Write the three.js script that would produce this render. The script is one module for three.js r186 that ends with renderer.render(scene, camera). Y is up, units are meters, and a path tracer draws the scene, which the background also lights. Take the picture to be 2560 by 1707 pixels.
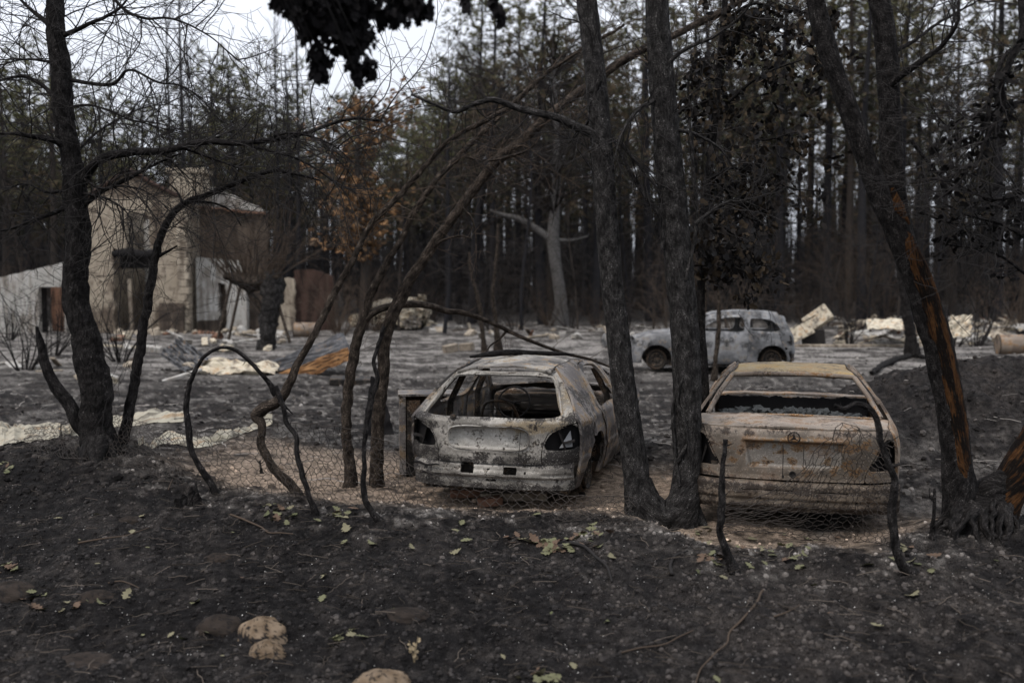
import * as THREE from 'three';
import { mergeGeometries } from 'three/addons/utils/BufferGeometryUtils.js';
import { RoundedBoxGeometry } from 'three/addons/geometries/RoundedBoxGeometry.js';
import { createNoise2D, createNoise3D } from 'simplex-noise';

// ---------------------------------------------------------------- camera, sky, sun, exposure
const scene = new THREE.Scene();
const FPX = 2489, PITCH = Math.atan(153 / FPX), EYE = 2.05;      // a 35 mm lens, tilted a little down
const camera = new THREE.PerspectiveCamera(37.85, 1024 / 682, 0.1, 1500);
camera.position.set(0, EYE, 0);
camera.rotation.x = -PITCH;
camera.focus = 8.6;
camera.userData.fStop = 1.25;
scene.add(camera);

const renderer = new THREE.WebGLRenderer({ antialias: true });
renderer.setSize(1024, 682);
renderer.toneMapping = THREE.LinearToneMapping;
renderer.toneMappingExposure = 1.25;
renderer.shadowMap.enabled = true;

function rng(seed) { let a = seed >>> 0; return () => { a = (a + 0x6D2B79F5) | 0; let t = Math.imul(a ^ (a >>> 15), 1 | a); t = (t + Math.imul(t ^ (t >>> 7), 61 | t)) ^ t; return ((t ^ (t >>> 14)) >>> 0) / 4294967296; }; }
const n2 = createNoise2D(rng(11)), n3 = createNoise3D(rng(12));
function fbm(x, y, o = 4) { let s = 0, a = 0.5; for (let i = 0; i < o; i++) { s += a * n2(x + i * 17.3, y - i * 9.1); x *= 2.03; y *= 2.03; a *= 0.5; } return s; }
const clamp = (v, a = 0, b = 1) => Math.min(b, Math.max(a, v));
const sstep = (a, b, v) => { const t = clamp((v - a) / (b - a)); return t * t * (3 - 2 * t); };
const lerp = (a, b, t) => a + (b - a) * t;
function table(rows) { return v => { if (v <= rows[0][0]) return rows[0][1]; for (let i = 1; i < rows.length; i++) if (v <= rows[i][0]) { const [a, p] = rows[i - 1], [b, q] = rows[i]; return lerp(p, q, (v - a) / (b - a)); } return rows[rows.length - 1][1]; }; }
function smoothTable(rows) { const f = table(rows), w = 0.03; return v => (f(v - w) + 2 * f(v) + f(v + w) + f(v - w / 2) + f(v + w / 2)) / 6; }

{ // an overcast sky with soft cloud, brightened towards the unseen zenith to add light
  const W = 512, H = 256, d = new Float32Array(W * H * 4);
  for (let j = 0; j < H; j++) for (let i = 0; i < W; i++) {
    const a = i / W * Math.PI * 2, e = (j / H - 0.5) * Math.PI, c = Math.cos(e);
    const x = Math.cos(a) * c, y = Math.sin(e), z = Math.sin(a) * c;
    const cl = n3(x * 1.6, y * 3.2, z * 1.6) * 0.6 + n3(x * 3.7 + 4, y * 7, z * 3.7) * 0.4;
    const b = (0.63 + 0.035 * cl) * (1 + 1.5 * Math.max(0, y)), k = (j * W + i) * 4;
    d[k] = b * 0.92; d[k + 1] = b * 0.965; d[k + 2] = b * 1.07; d[k + 3] = 1;
  }
  const t = new THREE.DataTexture(d, W, H, THREE.RGBAFormat, THREE.FloatType);
  t.mapping = THREE.EquirectangularReflectionMapping; t.magFilter = t.minFilter = THREE.LinearFilter; t.needsUpdate = true;
  scene.background = t; scene.environment = t;
}
const sun = new THREE.DirectionalLight(0xfff5ec, 1.5);
sun.name = 'sun';
sun.position.set(-20, 38, 20);
sun.castShadow = true; sun.shadow.radius = 34;
Object.assign(sun.shadow.camera, { left: -40, right: 40, top: 40, bottom: -40, near: 1, far: 140 });
sun.shadow.mapSize.set(2048, 2048);
scene.add(sun, sun.target);

// ---------------------------------------------------------------- helpers
const V = (x, y, z) => new THREE.Vector3(x, y, z);
function ray(px, py) { const xc = (px - 1280) / FPX, yc = -(py - 853.5) / FPX, c = Math.cos(PITCH), s = Math.sin(PITCH), k = c + yc * s; return [xc / k, (yc * c - s) / k]; }
function at(px, py, d) { const [x, y] = ray(px, py); return V(x * d, EYE + y * d, -d); }           // the point seen at a pixel of the photograph, d metres away

class G {                                                                                            // collects faces for one mesh
  constructor() { this.p = []; this.n = []; this.u = []; this.c = []; this.i = []; }
  vert(p, n, u, v, c) { this.p.push(p.x, p.y, p.z); this.n.push(n.x, n.y, n.z); this.u.push(u, v); if (c) this.c.push(c[0], c[1], c[2]); return this.p.length / 3 - 1; }
  tri(a, b, c, col) { const n = V().subVectors(b, a).cross(V().subVectors(c, a)).normalize(); const k = this.vert(a, n, a.x + a.z, a.y, col); this.vert(b, n, b.x + b.z, b.y, col); this.vert(c, n, c.x + c.z, c.y, col); this.i.push(k, k + 1, k + 2); }
  quad(a, b, c, d, col) { this.tri(a, b, c, col); this.tri(a, c, d, col); }
  tube(pts, rad, seg = 4, col, rough = 0, uo = 0) {
    const N = pts.length, t = V(), nrm = V(), bi = V(), p = V(), nn = V(); let len = uo, first = this.p.length / 3;
    for (let k = 0; k < N; k++) {
      t.subVectors(pts[Math.min(N - 1, k + 1)], pts[Math.max(0, k - 1)]).normalize();
      if (k === 0) { nrm.set(Math.abs(t.y) > 0.9 ? 1 : 0, Math.abs(t.y) > 0.9 ? 0 : 1, 0); }
      nrm.addScaledVector(t, -nrm.dot(t)).normalize(); bi.crossVectors(t, nrm);
      if (k) len += pts[k].distanceTo(pts[k - 1]);
      const r = typeof rad === 'function' ? rad(k / (N - 1)) : rad[k];
      for (let s = 0; s <= seg; s++) {
        const a = s / seg * Math.PI * 2, ca = Math.cos(a), sa = Math.sin(a);
        nn.set(0, 0, 0).addScaledVector(nrm, ca).addScaledVector(bi, sa);
        let rr = r;
        if (rough) rr *= 1 + rough * (n3(ca * 3.1 + uo, sa * 3.1, len * 2.2) * 0.55 + n3(ca * 1.2, sa * 1.2 + uo, len * 1.1) * 0.5 + n3(ca * 7 + uo, sa * 7, len * 9) * 0.35);
        p.copy(pts[k]).addScaledVector(nn, rr);
        this.vert(p, nn, a * Math.max(r, 0.01), len, col);
      }
    }
    for (let k = 0; k < N - 1; k++) for (let s = 0; s < seg; s++) { const a = first + k * (seg + 1) + s, b = a + seg + 1; this.i.push(a, a + 1, b, a + 1, b + 1, b); }
    for (const [k, dir] of [[0, -1], [N - 1, 1]]) {                                                  // caps
      const q = pts[k].clone(); const c = this.vert(q, t.clone().multiplyScalar(dir), 0, len, col);
      for (let s = 0; s < seg; s++) { const a = first + k * (seg + 1) + s; dir > 0 ? this.i.push(c, a, a + 1) : this.i.push(c, a + 1, a); }
    }
    return this;
  }
  add(geo, m, col) { const g = geo.clone(); if (m) g.applyMatrix4(m); const P = g.attributes.position, N = g.attributes.normal, U = g.attributes.uv, k = this.p.length / 3; const a = V(), b = V();
    for (let i = 0; i < P.count; i++) this.vert(a.fromBufferAttribute(P, i), b.fromBufferAttribute(N, i), U ? U.getX(i) : 0, U ? U.getY(i) : 0, col);
    if (g.index) for (let i = 0; i < g.index.count; i++) this.i.push(k + g.index.getX(i)); else for (let i = 0; i < P.count; i++) this.i.push(k + i); return this; }
  box(x, y, z, sx, sy, sz, rx = 0, ry = 0, rz = 0, bev = 0, col) {
    const m = new THREE.Matrix4().makeRotationFromEuler(new THREE.Euler(rx, ry, rz)); m.setPosition(x, y, z);
    const b = bev ? new RoundedBoxGeometry(sx, sy, sz, 1, bev) : new THREE.BoxGeometry(sx, sy, sz);
    const P = b.attributes.position, N = b.attributes.normal, U = b.attributes.uv;
    for (let i = 0; i < P.count; i++) { const ax = Math.abs(N.getX(i)), ay = Math.abs(N.getY(i)), az = Math.abs(N.getZ(i)); ax > ay && ax > az ? U.setXY(i, P.getZ(i) + x, P.getY(i) + y) : ay > az ? U.setXY(i, P.getX(i) + x, P.getZ(i) + z) : U.setXY(i, P.getX(i) + x, P.getY(i) + y); }
    return this.add(b, m, col);
  }
  geo() {
    const g = new THREE.BufferGeometry();
    g.setAttribute('position', new THREE.Float32BufferAttribute(this.p, 3)); g.setAttribute('normal', new THREE.Float32BufferAttribute(this.n, 3));
    g.setAttribute('uv', new THREE.Float32BufferAttribute(this.u, 2)); if (this.c.length === this.p.length) g.setAttribute('color', new THREE.Float32BufferAttribute(this.c, 3));
    g.setIndex(this.i); return g;
  }
  get empty() { return !this.i.length; }
}
const used = new Map();
function numbered(name) { const k = used.get(name) || 0; used.set(name, k + 1); return k ? name + '_' + String(k).padStart(3, '0') : name; }
function mesh(name, g, mat, parent, stuff) {
  const m = new THREE.Mesh(g instanceof G ? g.geo() : g, mat); m.name = parent ? name : numbered(name); m.castShadow = m.receiveShadow = true;
  (parent || scene).add(m); if (stuff) m.userData.kind = 'stuff'; return m;
}
function tag(o, label, category, group, kind) { o.userData.label = label; o.userData.category = category; if (group) o.userData.group = group; if (kind) o.userData.kind = kind; return o; }
function thing(name, label, category, pos = [0, 0, 0], turn = 0, group) { const o = new THREE.Group(); o.name = numbered(name); o.position.set(...(pos.isVector3 ? pos.toArray() : pos)); o.rotation.y = turn; scene.add(o); return tag(o, label, category, group); }
function dup(o, label, group) { const c = o.clone(); c.name = numbered(o.name.replace(/_\d{3}$/, '')); c.userData = { ...o.userData }; if (label) c.userData.label = label; if (group) c.userData.group = group; scene.add(c); return c; }

function catmull(pts, radii, step) {                                                                 // smooth path through points with a radius at each
  const c = new THREE.CatmullRomCurve3(pts, false, 'centripetal'), n = pts.length - 1, out = [], rad = [];
  for (let s = 0; s < n; s++) { const L = pts[s].distanceTo(pts[s + 1]), k = Math.max(1, Math.ceil(L / step)); for (let j = 0; j < k; j++) { const t = j / k; out.push(c.getPoint((s + t) / n)); rad.push(lerp(radii[s], radii[s + 1], t)); } }
  out.push(pts[n].clone()); rad.push(radii[n]); return [out, rad];
}
function limb(g, pts, radii, { seg = 12, step = 0.06, rough = 0.12, uo = 0, kink = 0 } = {}) {
  const [p, r] = catmull(pts, radii, step);
  if (kink) p.forEach((q, k) => { if (k) { q.x += kink * n3(q.y * 2.2, uo, 3) + kink * 0.55 * n3(q.y * 8 + q.x * 8, uo, 3); q.y += kink * 0.6 * n3(q.x * 2.6, uo + 5, q.y); q.z += kink * n3(q.y * 2.2, uo + 9, 7); } });
  g.tube(p, r, seg, undefined, rough, uo); return [p, r];
}
function sprout(g, p, dir, len, r0, lvl, o, R) {                                                      // bare twigs
  const n = Math.max(3, Math.round(len / o.step)), pts = [p.clone()], d = dir.clone().normalize(), q = p.clone(), bend = V(R() - 0.5, R() - 0.5, R() - 0.5).multiplyScalar(o.curl);
  for (let k = 0; k < n; k++) {
    d.x += (R() - 0.5) * o.wiggle + bend.x; d.y += (R() - 0.5) * o.wiggle + bend.y + o.up; d.z += (R() - 0.5) * o.wiggle + bend.z; d.normalize();
    q.addScaledVector(d, len / n); pts.push(q.clone());
  }
  g.tube(pts, t => Math.max(o.rmin, r0 * (1 - 0.72 * t)), lvl === 0 ? 5 : 3);
  if (lvl < o.levels) {
    const c = Math.max(1, Math.round(len * o.density * (0.7 + 0.6 * R())));
    for (let k = 0; k < c; k++) {
      const t = 0.18 + 0.82 * R(), j = Math.min(n - 1, Math.floor(t * n)), base = pts[j].clone().lerp(pts[j + 1], t * n - j), dd = V().subVectors(pts[j + 1], pts[j]).normalize();
      const ax = V(R() - 0.5, R() - 0.5, R() - 0.5).cross(dd).normalize(), a = 0.5 + R() * 0.8;
      dd.applyAxisAngle(ax, a); if (o.flat) dd.z *= o.flat;
      sprout(g, base, dd, len * (0.32 + 0.38 * R()), r0 * (1 - 0.72 * t) * 0.62, lvl + 1, o, R);
    }
  }
  return pts;
}
function tex(w, h, fn, { repeat = [1, 1], srgb = true } = {}) {                                       // fn gives sRGB 0..1 (or plain data)
  const d = new Uint8Array(w * h * 4);
  for (let j = 0; j < h; j++) for (let i = 0; i < w; i++) { const c = fn(i / w, j / h), k = (j * w + i) * 4; if (typeof c === 'number') d[k] = d[k + 1] = d[k + 2] = clamp(c) * 255; else { d[k] = clamp(c[0]) * 255; d[k + 1] = clamp(c[1]) * 255; d[k + 2] = clamp(c[2]) * 255; } d[k + 3] = 255; }
  const t = new THREE.DataTexture(d, w, h); t.wrapS = t.wrapT = THREE.MirroredRepeatWrapping; t.magFilter = THREE.LinearFilter; t.minFilter = THREE.LinearMipmapLinearFilter; t.generateMipmaps = true;
  t.repeat.set(...repeat); if (srgb) t.colorSpace = THREE.SRGBColorSpace; t.needsUpdate = true; return t;
}
const mix3 = (a, b, t) => [lerp(a[0], b[0], t), lerp(a[1], b[1], t), lerp(a[2], b[2], t)];
const lin = (r, g, b) => new THREE.Color().setRGB(r, g, b);
function mat(o) { return new THREE.MeshPhysicalMaterial({ roughness: 0.95, metalness: 0, specularIntensity: 0.16, ...o }); }

// shapes for sheet panels: signed distance, negative inside
function poly(pts) { return (x, y) => { let d = 1e9, s = 1; for (let i = 0, j = pts.length - 1; i < pts.length; j = i++) { const [ax, ay] = pts[i], [bx, by] = pts[j], ex = bx - ax, ey = by - ay, wx = x - ax, wy = y - ay, t = clamp((wx * ex + wy * ey) / (ex * ex + ey * ey + 1e-12)), dx = wx - ex * t, dy = wy - ey * t; d = Math.min(d, dx * dx + dy * dy); const c1 = y >= ay, c2 = y < by, c3 = ex * wy > ey * wx; if ((c1 && c2 && c3) || (!c1 && !c2 && !c3)) s = -s; } return s * Math.sqrt(d); }; }
function blob(pts, r = 0) { const c = new THREE.CatmullRomCurve3(pts.map(q => V(q[0], q[1], 0)), true, 'centripetal').getPoints(pts.length * 6), f = poly(c.map(q => [q.x, q.y])); return (x, y) => f(x, y) - r; }
function rrect(cx, cy, w, h, r) { return (x, y) => { const a = Math.abs(x - cx) - w / 2 + r, b = Math.abs(y - cy) - h / 2 + r; return Math.hypot(Math.max(a, 0), Math.max(b, 0)) + Math.min(Math.max(a, b), 0) - r; }; }
const circ = (cx, cy, r) => (x, y) => Math.hypot(x - cx, y - cy) - r;
const cut = (a, ...bs) => (x, y) => { let d = a(x, y); for (const b of bs) d = Math.max(d, -b(x, y)); return d; };
const grow = (a, r) => (x, y) => a(x, y) - r;

function panel(g, [u0, u1, v0, v1], res, sdf, map, thick, { uvo = [0, 0], flip = false } = {}) {       // a bent sheet with thickness, cut to a shape
  const nu = Math.ceil((u1 - u0) / res), nv = Math.ceil((v1 - v0) / res), du = (u1 - u0) / nu, dv = (v1 - v0) / nv, S = new Float32Array((nu + 1) * (nv + 1));
  for (let j = 0; j <= nv; j++) for (let i = 0; i <= nu; i++) S[j * (nu + 1) + i] = i === 0 || j === 0 || i === nu || j === nv ? Math.max(1e-5, sdf(u0 + i * du, v0 + j * dv)) : sdf(u0 + i * du, v0 + j * dv);
  const front = new Map(), back = new Map(), pos = new Map(), e = res * 0.35, uvs = [];
  function info(key, u, v) { let q = pos.get(key); if (q) return q; const p = map(u, v), a = map(u + e, v).sub(map(u - e, v)), b = map(u, v + e).sub(map(u, v - e)), n = a.cross(b).normalize(); if (flip) n.negate(); q = { p, n, b: p.clone().addScaledVector(n, -thick), u: u + uvo[0], v: v + uvo[1] }; pos.set(key, q); return q; }
  const fv = k => { let i = front.get(k); if (i === undefined) { const q = pos.get(k); i = g.vert(q.p, q.n, q.u, q.v); front.set(k, i); } return i; };
  const bv = k => { let i = back.get(k); if (i === undefined) { const q = pos.get(k); i = g.vert(q.b, q.n.clone().negate(), q.u, q.v); back.set(k, i); } return i; };
  const walls = [];
  for (let j = 0; j < nv; j++) for (let i = 0; i < nu; i++) {
    const c = [[i, j], [i + 1, j], [i + 1, j + 1], [i, j + 1]], s = c.map(([a, b]) => S[b * (nu + 1) + a]);
    if (s.every(x => x >= 0)) continue;
    const out = [];                                                                                    // polygon of keys, with crossing marks
    for (let k = 0; k < 4; k++) {
      const m = (k + 1) % 4, [ai, aj] = c[k], [bi, bj] = c[m];
      if (s[k] < 0) { const key = aj * (nu + 1) + ai; info(key, u0 + ai * du, v0 + aj * dv); out.push([key, 0]); }
      if ((s[k] < 0) !== (s[m] < 0)) { const t = clamp(s[k] / (s[k] - s[m]), 0.02, 0.98), hor = aj === bj, key = 'e' + (hor ? 'h' : 'v') + Math.min(ai, bi) + '_' + Math.min(aj, bj); info(key, u0 + lerp(ai, bi, t) * du, v0 + lerp(aj, bj, t) * dv); out.push([key, s[k] < 0 ? 1 : 2]); }
    }
    for (let k = 1; k < out.length - 1; k++) { const a = out[0][0], b = out[k][0], d = out[k + 1][0]; if (flip) { g.i.push(fv(a), fv(d), fv(b)); g.i.push(bv(a), bv(b), bv(d)); } else { g.i.push(fv(a), fv(b), fv(d)); g.i.push(bv(a), bv(d), bv(b)); } }
    for (let k = 0; k < out.length; k++) { const m = (k + 1) % out.length; if (out[k][1] === 1 && out[m][1] === 2) walls.push([out[k][0], out[m][0]]); }
  }
  for (const [a, b] of walls) { const A = pos.get(a), B = pos.get(b), n = V().subVectors(B.p, A.p).cross(V().subVectors(A.b, A.p)).normalize().multiplyScalar(flip ? 1 : -1); const k = g.vert(A.p, n, A.u, A.v); g.vert(B.p, n, B.u, B.v); g.vert(B.b, n, B.u, B.v + thick); g.vert(A.b, n, A.u, A.v + thick); flip ? g.i.push(k, k + 1, k + 2, k, k + 2, k + 3) : g.i.push(k, k + 2, k + 1, k, k + 3, k + 2); }
  return g;
}

// ---------------------------------------------------------------- the ground
const crestAt = smoothTable([[-14, 14.5], [-8, 12.8], [-4.6, 10.9], [-2.6, 8.7], [-1, 7.9], [0.9, 7.7], [1.4, 6.8], [2.5, 6.5], [3.3, 7.3], [5, 7.4], [12, 8]]);
function heightAt(x, z) {
  const d = -z, t = d - crestAt(x); let h;
  if (t < 0) h = 0.2 - 0.27 * sstep(0, 3.4, -t) + 0.44 * sstep(3.6, 7.4, -t); else h = 0.2 * (1 - sstep(0, 1.15, t));
  h += 0.95 * Math.exp(-(((x - 5.3) / 2.1) ** 2) - (((d - 11.8) / 1.8) ** 2)) + 0.75 * Math.exp(-(((x - 8) / 2) ** 2) - (((d - 12.2) / 1.9) ** 2));
  h += 0.16 * Math.exp(-(((x + 4.4) / 0.9) ** 2) - (((d - 10.7) / 0.8) ** 2)) + 0.13 * Math.exp(-(((x - 3.6) / 0.7) ** 2) - (((d - 7.0) / 0.55) ** 2));
  const near = 1 - sstep(20, 40, d), bank = 1 - sstep(-0.5, 1.6, t), heap = clamp(h * 1.4 - 0.2);
  h += 0.035 * n2(x * 0.55, z * 0.55) + (0.016 + 0.014 * bank + 0.05 * heap) * n2(x * 1.9 + 7, z * 1.9) * near + (0.006 + 0.007 * bank + 0.03 * heap) * n2(x * 6.1, z * 6.1 + 3) * near + (0.0028 + 0.004 * bank) * n2(x * 17, z * 17) * (1 - sstep(9, 14, d));
  h += sstep(48, 120, d) * 0.5 * (0.5 + n2(x * 0.03, z * 0.03));
  return h;
}
function groundAt(px, py, far = 120) { const [rx, ry] = ray(px, py); let a = 1.5; for (let d = 1.5; d < far; d *= 1.004) { if (EYE + ry * d < heightAt(rx * d, -d)) { const m = (a + d) / 2; return V(rx * m, heightAt(rx * m, -m), -m); } a = d; } return V(rx * far, heightAt(rx * far, -far), -far); }
const onGround = (x, z, up = 0) => V(x, heightAt(x, z) + up, z);

const CHAR = [0.0200, 0.0182, 0.0176], SOOT = [0.037, 0.0335, 0.0318], EARTH = [0.074, 0.064, 0.057], GREY = [0.185, 0.168, 0.152], SAND = [0.54, 0.415, 0.31], ASH = [0.52, 0.48, 0.435];
function groundColor(x, z) {
  const d = -z, t = d - crestAt(x), a = fbm(x * 0.5, z * 0.5, 4), b = fbm(x * 2.3 + 30, z * 2.3, 4), c = fbm(x * 7 + 9, z * 7 - 4, 3);
  let col;
  const bank = mix3(CHAR, SOOT, clamp(0.38 + a * 1.2 + b * 0.8 + 0.4 * c + 0.35 * sstep(-0.8, 1.0, x)));
  const bank2 = mix3(bank, EARTH, clamp((0.7 * b + 0.6 * c - 0.02 + 0.3 * sstep(-1.6, 0, t) + 0.26 * sstep(-0.4, 1.8, x) * (1 - sstep(2.2, 3.4, x)) + 0.16 * a) * 1.7) * 0.8);
  let yard = mix3(SOOT, EARTH, clamp(0.45 + b * 1.5));
  yard = mix3(yard, GREY, clamp((a + 0.6 * b + 0.5 * c + 0.05) * 2.0));
  const streak = fbm(x * 0.35 + 3, z * 0.9, 3);
  yard = mix3(yard, GREY, clamp(sstep(16, 24, d) * 0.55 + streak * 0.8 * sstep(15, 22, d)));
  yard = mix3(yard, ASH, clamp((streak + 0.4 * b + 0.06) * 3.0) * sstep(19, 25, d) * (1 - sstep(42, 52, d)) * 0.95);
  yard = mix3(yard, ASH, clamp((c + b - 0.34) * 3) * 0.5);
  yard = mix3(yard, SOOT, sstep(42, 56, d) * 0.8);
  const sx = (1 - sstep(1.8, 3.2, Math.abs(x + 0.9))), sandy = Math.max(sx * sstep(-0.1, 0.9, t) * (1 - sstep(2.6, 4.0, t)), (1 - sstep(0.5, 1.1, Math.abs(x - 1.5))) * sstep(0.3, 0.7, t) * (1 - sstep(2.6, 4.4, t)), 0.75 * (1 - sstep(0.7, 1.6, Math.abs(x - 2.4))) * sstep(0.1, 0.5, t) * (1 - sstep(0.9, 1.6, t)));
  yard = mix3(yard, SAND, clamp(sandy * (1.05 + 1.3 * b + 0.8 * c + 0.5 * a)));
  const right = sstep(2.6, 3.4, x) * (1 - sstep(9, 13, d)); yard = mix3(yard, GREY, right * clamp(0.25 + c * 1.4 + b));
  col = mix3(bank2, yard, sstep(-0.65, 0.85, t + 0.9 * b + 0.5 * c));
  const heap = clamp((heightAt(x, z) - 0.16) * 2.2) * sstep(8.6, 9.4, d); col = mix3(col, mix3(SOOT, EARTH, clamp(0.4 + b + c)), heap);
  return col;
}
const groundTex = tex(1024, 1024, (u, v) => { const x = u * 1.4, y = v * 1.4; const f = 0.74 + 0.30 * fbm(x * 9, y * 9, 5) + 0.16 * n2(x * 90, y * 90) + 0.12 * n2(x * 190, y * 190); const w = n2(x * 60 + 5, y * 60), k = n2(x * 38 - 5, y * 38 + 8); return clamp(f + (w > 0.80 ? 0.22 : 0) - (k > 0.62 ? 0.24 : 0), 0.12, 1); }, { repeat: [1 / 1.4, 1 / 1.4] });
const groundBump = tex(1024, 1024, (u, v) => { const x = u * 1.4, y = v * 1.4; return 0.5 + 0.30 * fbm(x * 22, y * 22, 4) + 0.14 * n2(x * 95, y * 95) + 0.12 * n2(x * 190, y * 190); }, { repeat: [1 / 1.4, 1 / 1.4], srgb: false });
const groundMat = mat({ vertexColors: true, map: groundTex, bumpMap: groundBump, bumpScale: 0.03, roughness: 1 });
{
  const cols = [], rows = []; const A = 0.66;
  for (let i = 0; i <= 560; i++) cols.push(-A + 2 * A * i / 560);
  for (let i = 1; i < 70; i++) cols.push(A + (Math.PI * 2 - 2 * A) * i / 70);
  rows.push(0.02); for (let r = 0.6; r < 420;) { rows.push(r); r *= r < 3.5 ? 1.09 : r < 16 ? 1.0088 : r < 45 ? 1.014 : 1.06; }
  const g = new THREE.BufferGeometry(), p = [], c = [], u = [], idx = [], C = cols.length;
  for (const r of rows) for (const a of cols) { const x = Math.sin(a) * r, z = -Math.cos(a) * r, k = groundColor(x, z); p.push(x, heightAt(x, z), z); c.push(...k); u.push(x, z); }
  for (let j = 0; j < rows.length - 1; j++) for (let i = 0; i < C; i++) { const m = (i + 1) % C, a = j * C + i, b = j * C + m, d = a + C, e = b + C; idx.push(a, b, d, b, e, d); }
  g.setAttribute('position', new THREE.Float32BufferAttribute(p, 3)); g.setAttribute('color', new THREE.Float32BufferAttribute(c, 3)); g.setAttribute('uv', new THREE.Float32BufferAttribute(u, 2)); g.setIndex(idx); g.computeVertexNormals();
  const m = mesh('ground', g, groundMat); tag(m, 'charred black and sandy ground of the burnt yard', 'ground', null, 'structure');
  console.log('ground tris', idx.length / 3);
}

// ---------------------------------------------------------------- materials
function speck(x, y, f, th) { const v = n2(x * f, y * f); return v > th ? (v - th) / (1 - th) : 0; }
const barkTex = tex(512, 1024, (u, v) => { const x = u * 0.7, y = v * 1.4; const ridge = fbm(x * 34, y * 13, 4), f = fbm(x * 9, y * 7, 4); let k = 0.235 + 0.12 * ridge + 0.10 * f + 0.05 * n2(x * 150, y * 150); const w = speck(x, y, 105, 0.44) * 0.42 + speck(x + 3, y * 0.8, 58, 0.62) * 0.34; k += w * (0.75 + 1.4 * f); return [k * 1.0 + 0.01, k * 0.985 + 0.008, k * 0.97 + 0.008]; }, { repeat: [1 / 0.7, 1 / 1.4] });
const barkBump = tex(512, 1024, (u, v) => { const x = u * 0.7, y = v * 1.4; return 0.5 + 0.38 * fbm(x * 36, y * 12, 4) + 0.22 * fbm(x * 70, y * 60, 2); }, { repeat: [1 / 0.7, 1 / 1.4], srgb: false });
const paleBarkTex = tex(256, 512, (u, v) => { const x = u * 0.7, y = v * 1.4, k = 0.35 + 0.07 * fbm(x * 24, y * 6, 4) + 0.06 * fbm(x * 6, y * 4, 3); return [k, k * 0.975, k * 0.95]; }, { repeat: [1 / 0.7, 1 / 1.4] });
const M = {
  bark: mat({ map: barkTex, bumpMap: barkBump, bumpScale: 0.014, color: lin(0.42, 0.41, 0.40) }),
  barkDark: mat({ map: barkTex, bumpMap: barkBump, bumpScale: 0.016, color: lin(0.25, 0.237, 0.232) }),
  barkBrown: mat({ map: barkTex, bumpMap: barkBump, bumpScale: 0.012, color: lin(0.52, 0.43, 0.35) }),
  barkPale: mat({ map: paleBarkTex, bumpMap: barkBump, bumpScale: 0.02 }),
  barkFar: mat({ color: lin(0.019, 0.0185, 0.020) }),
  barkFarBrown: mat({ color: lin(0.036, 0.030, 0.026) }),
  twig: mat({ color: lin(0.024, 0.022, 0.021) }),
  twigBrown: mat({ color: lin(0.060, 0.045, 0.034) }),
  twigFar: mat({ color: lin(0.025, 0.0215, 0.0195) }),
  leafBurnt: mat({ color: lin(0.022, 0.020, 0.018), roughness: 0.8, side: THREE.DoubleSide }),
  needles: mat({ vertexColors: true, side: THREE.DoubleSide }),
  leafDead: mat({ vertexColors: true, side: THREE.DoubleSide }),
  char: mat({ color: lin(0.016, 0.015, 0.015) }),
  dark: mat({ color: lin(0.022, 0.02, 0.019), roughness: 0.9 }),
  wire: mat({ color: lin(0.05, 0.043, 0.038), roughness: 0.7, metalness: 0.3 }),
};
// burnt sheet metal: bare grey steel under ash, soot and rust
function metalTex(o) {
  return tex(720, 720, (u, v) => {
    const x = u * 1.7, y = v * 1.7, big = fbm(x * 1.3 + o.s, y * 1.3, 3), mid = fbm(x * 4.1 - o.s, y * 4.6, 4), fine = fbm(x * 22, y * 22 + o.s, 3), gr = n2(x * 150, y * 150) * 0.5 + n2(x * 75, y * 80) * 0.5;
    let c = mix3(o.base, o.pale, clamp(0.5 + big * 1.5 + mid * 0.6));
    c = mix3(c, o.rust, clamp((big * 0.9 + mid * 0.8 + fine * 0.22 + o.rustBias) * 2.6) * 0.85);
    c = mix3(c, o.rust2, clamp((mid - 0.5 * big + fine * 0.3 + o.rustBias - 0.14) * 3) * 0.8);
    c = mix3(c, o.soot, clamp((fbm(x * 2.2 + 50, y * 2.2 + o.s, 4) + fine * 0.55 + o.sootBias) * 2.6) * 0.8);
    c = mix3(c, [0.07, 0.065, 0.06], clamp((gr - 0.42 + fine * 0.5) * 4) * 0.55);
    c = mix3(c, [0.80, 0.78, 0.75], clamp((n2(x * 55 + 9, y * 55) - 0.60 + mid * 0.7) * 4) * 0.4);
    const k = 1 + 0.09 * gr + 0.12 * fine; return [c[0] * k, c[1] * k, c[2] * k];
  }, { repeat: [1 / 1.7, 1 / 1.7] });
}
// colour laid out over one whole panel: x across, y up, in metres
function layoutTex(w, h, x0, x1, y0, y1, fn) { const t = tex(w, h, (u, v) => fn(lerp(x0, x1, u), lerp(y0, y1, v))); t.wrapS = t.wrapT = THREE.ClampToEdgeWrapping; t.repeat.set(1 / (x1 - x0), 1 / (y1 - y0)); t.offset.set(-x0 / (x1 - x0), -y0 / (y1 - y0)); return t; }
const bump1 = (v, c, w) => Math.exp(-(((v - c) / w) ** 2));
const metalBump = tex(512, 512, (u, v) => { const x = u * 0.8, y = v * 0.8; return 0.5 + 0.4 * fbm(x * 18, y * 18, 5) + 0.15 * n2(x * 130, y * 130); }, { repeat: [1 / 0.8, 1 / 0.8], srgb: false });
const metal = (o, rest = {}) => mat({ map: metalTex(o), bumpMap: metalBump, bumpScale: 0.0035, roughness: 0.72, metalness: 0.15, specularIntensity: 0.5, ...rest });
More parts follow.
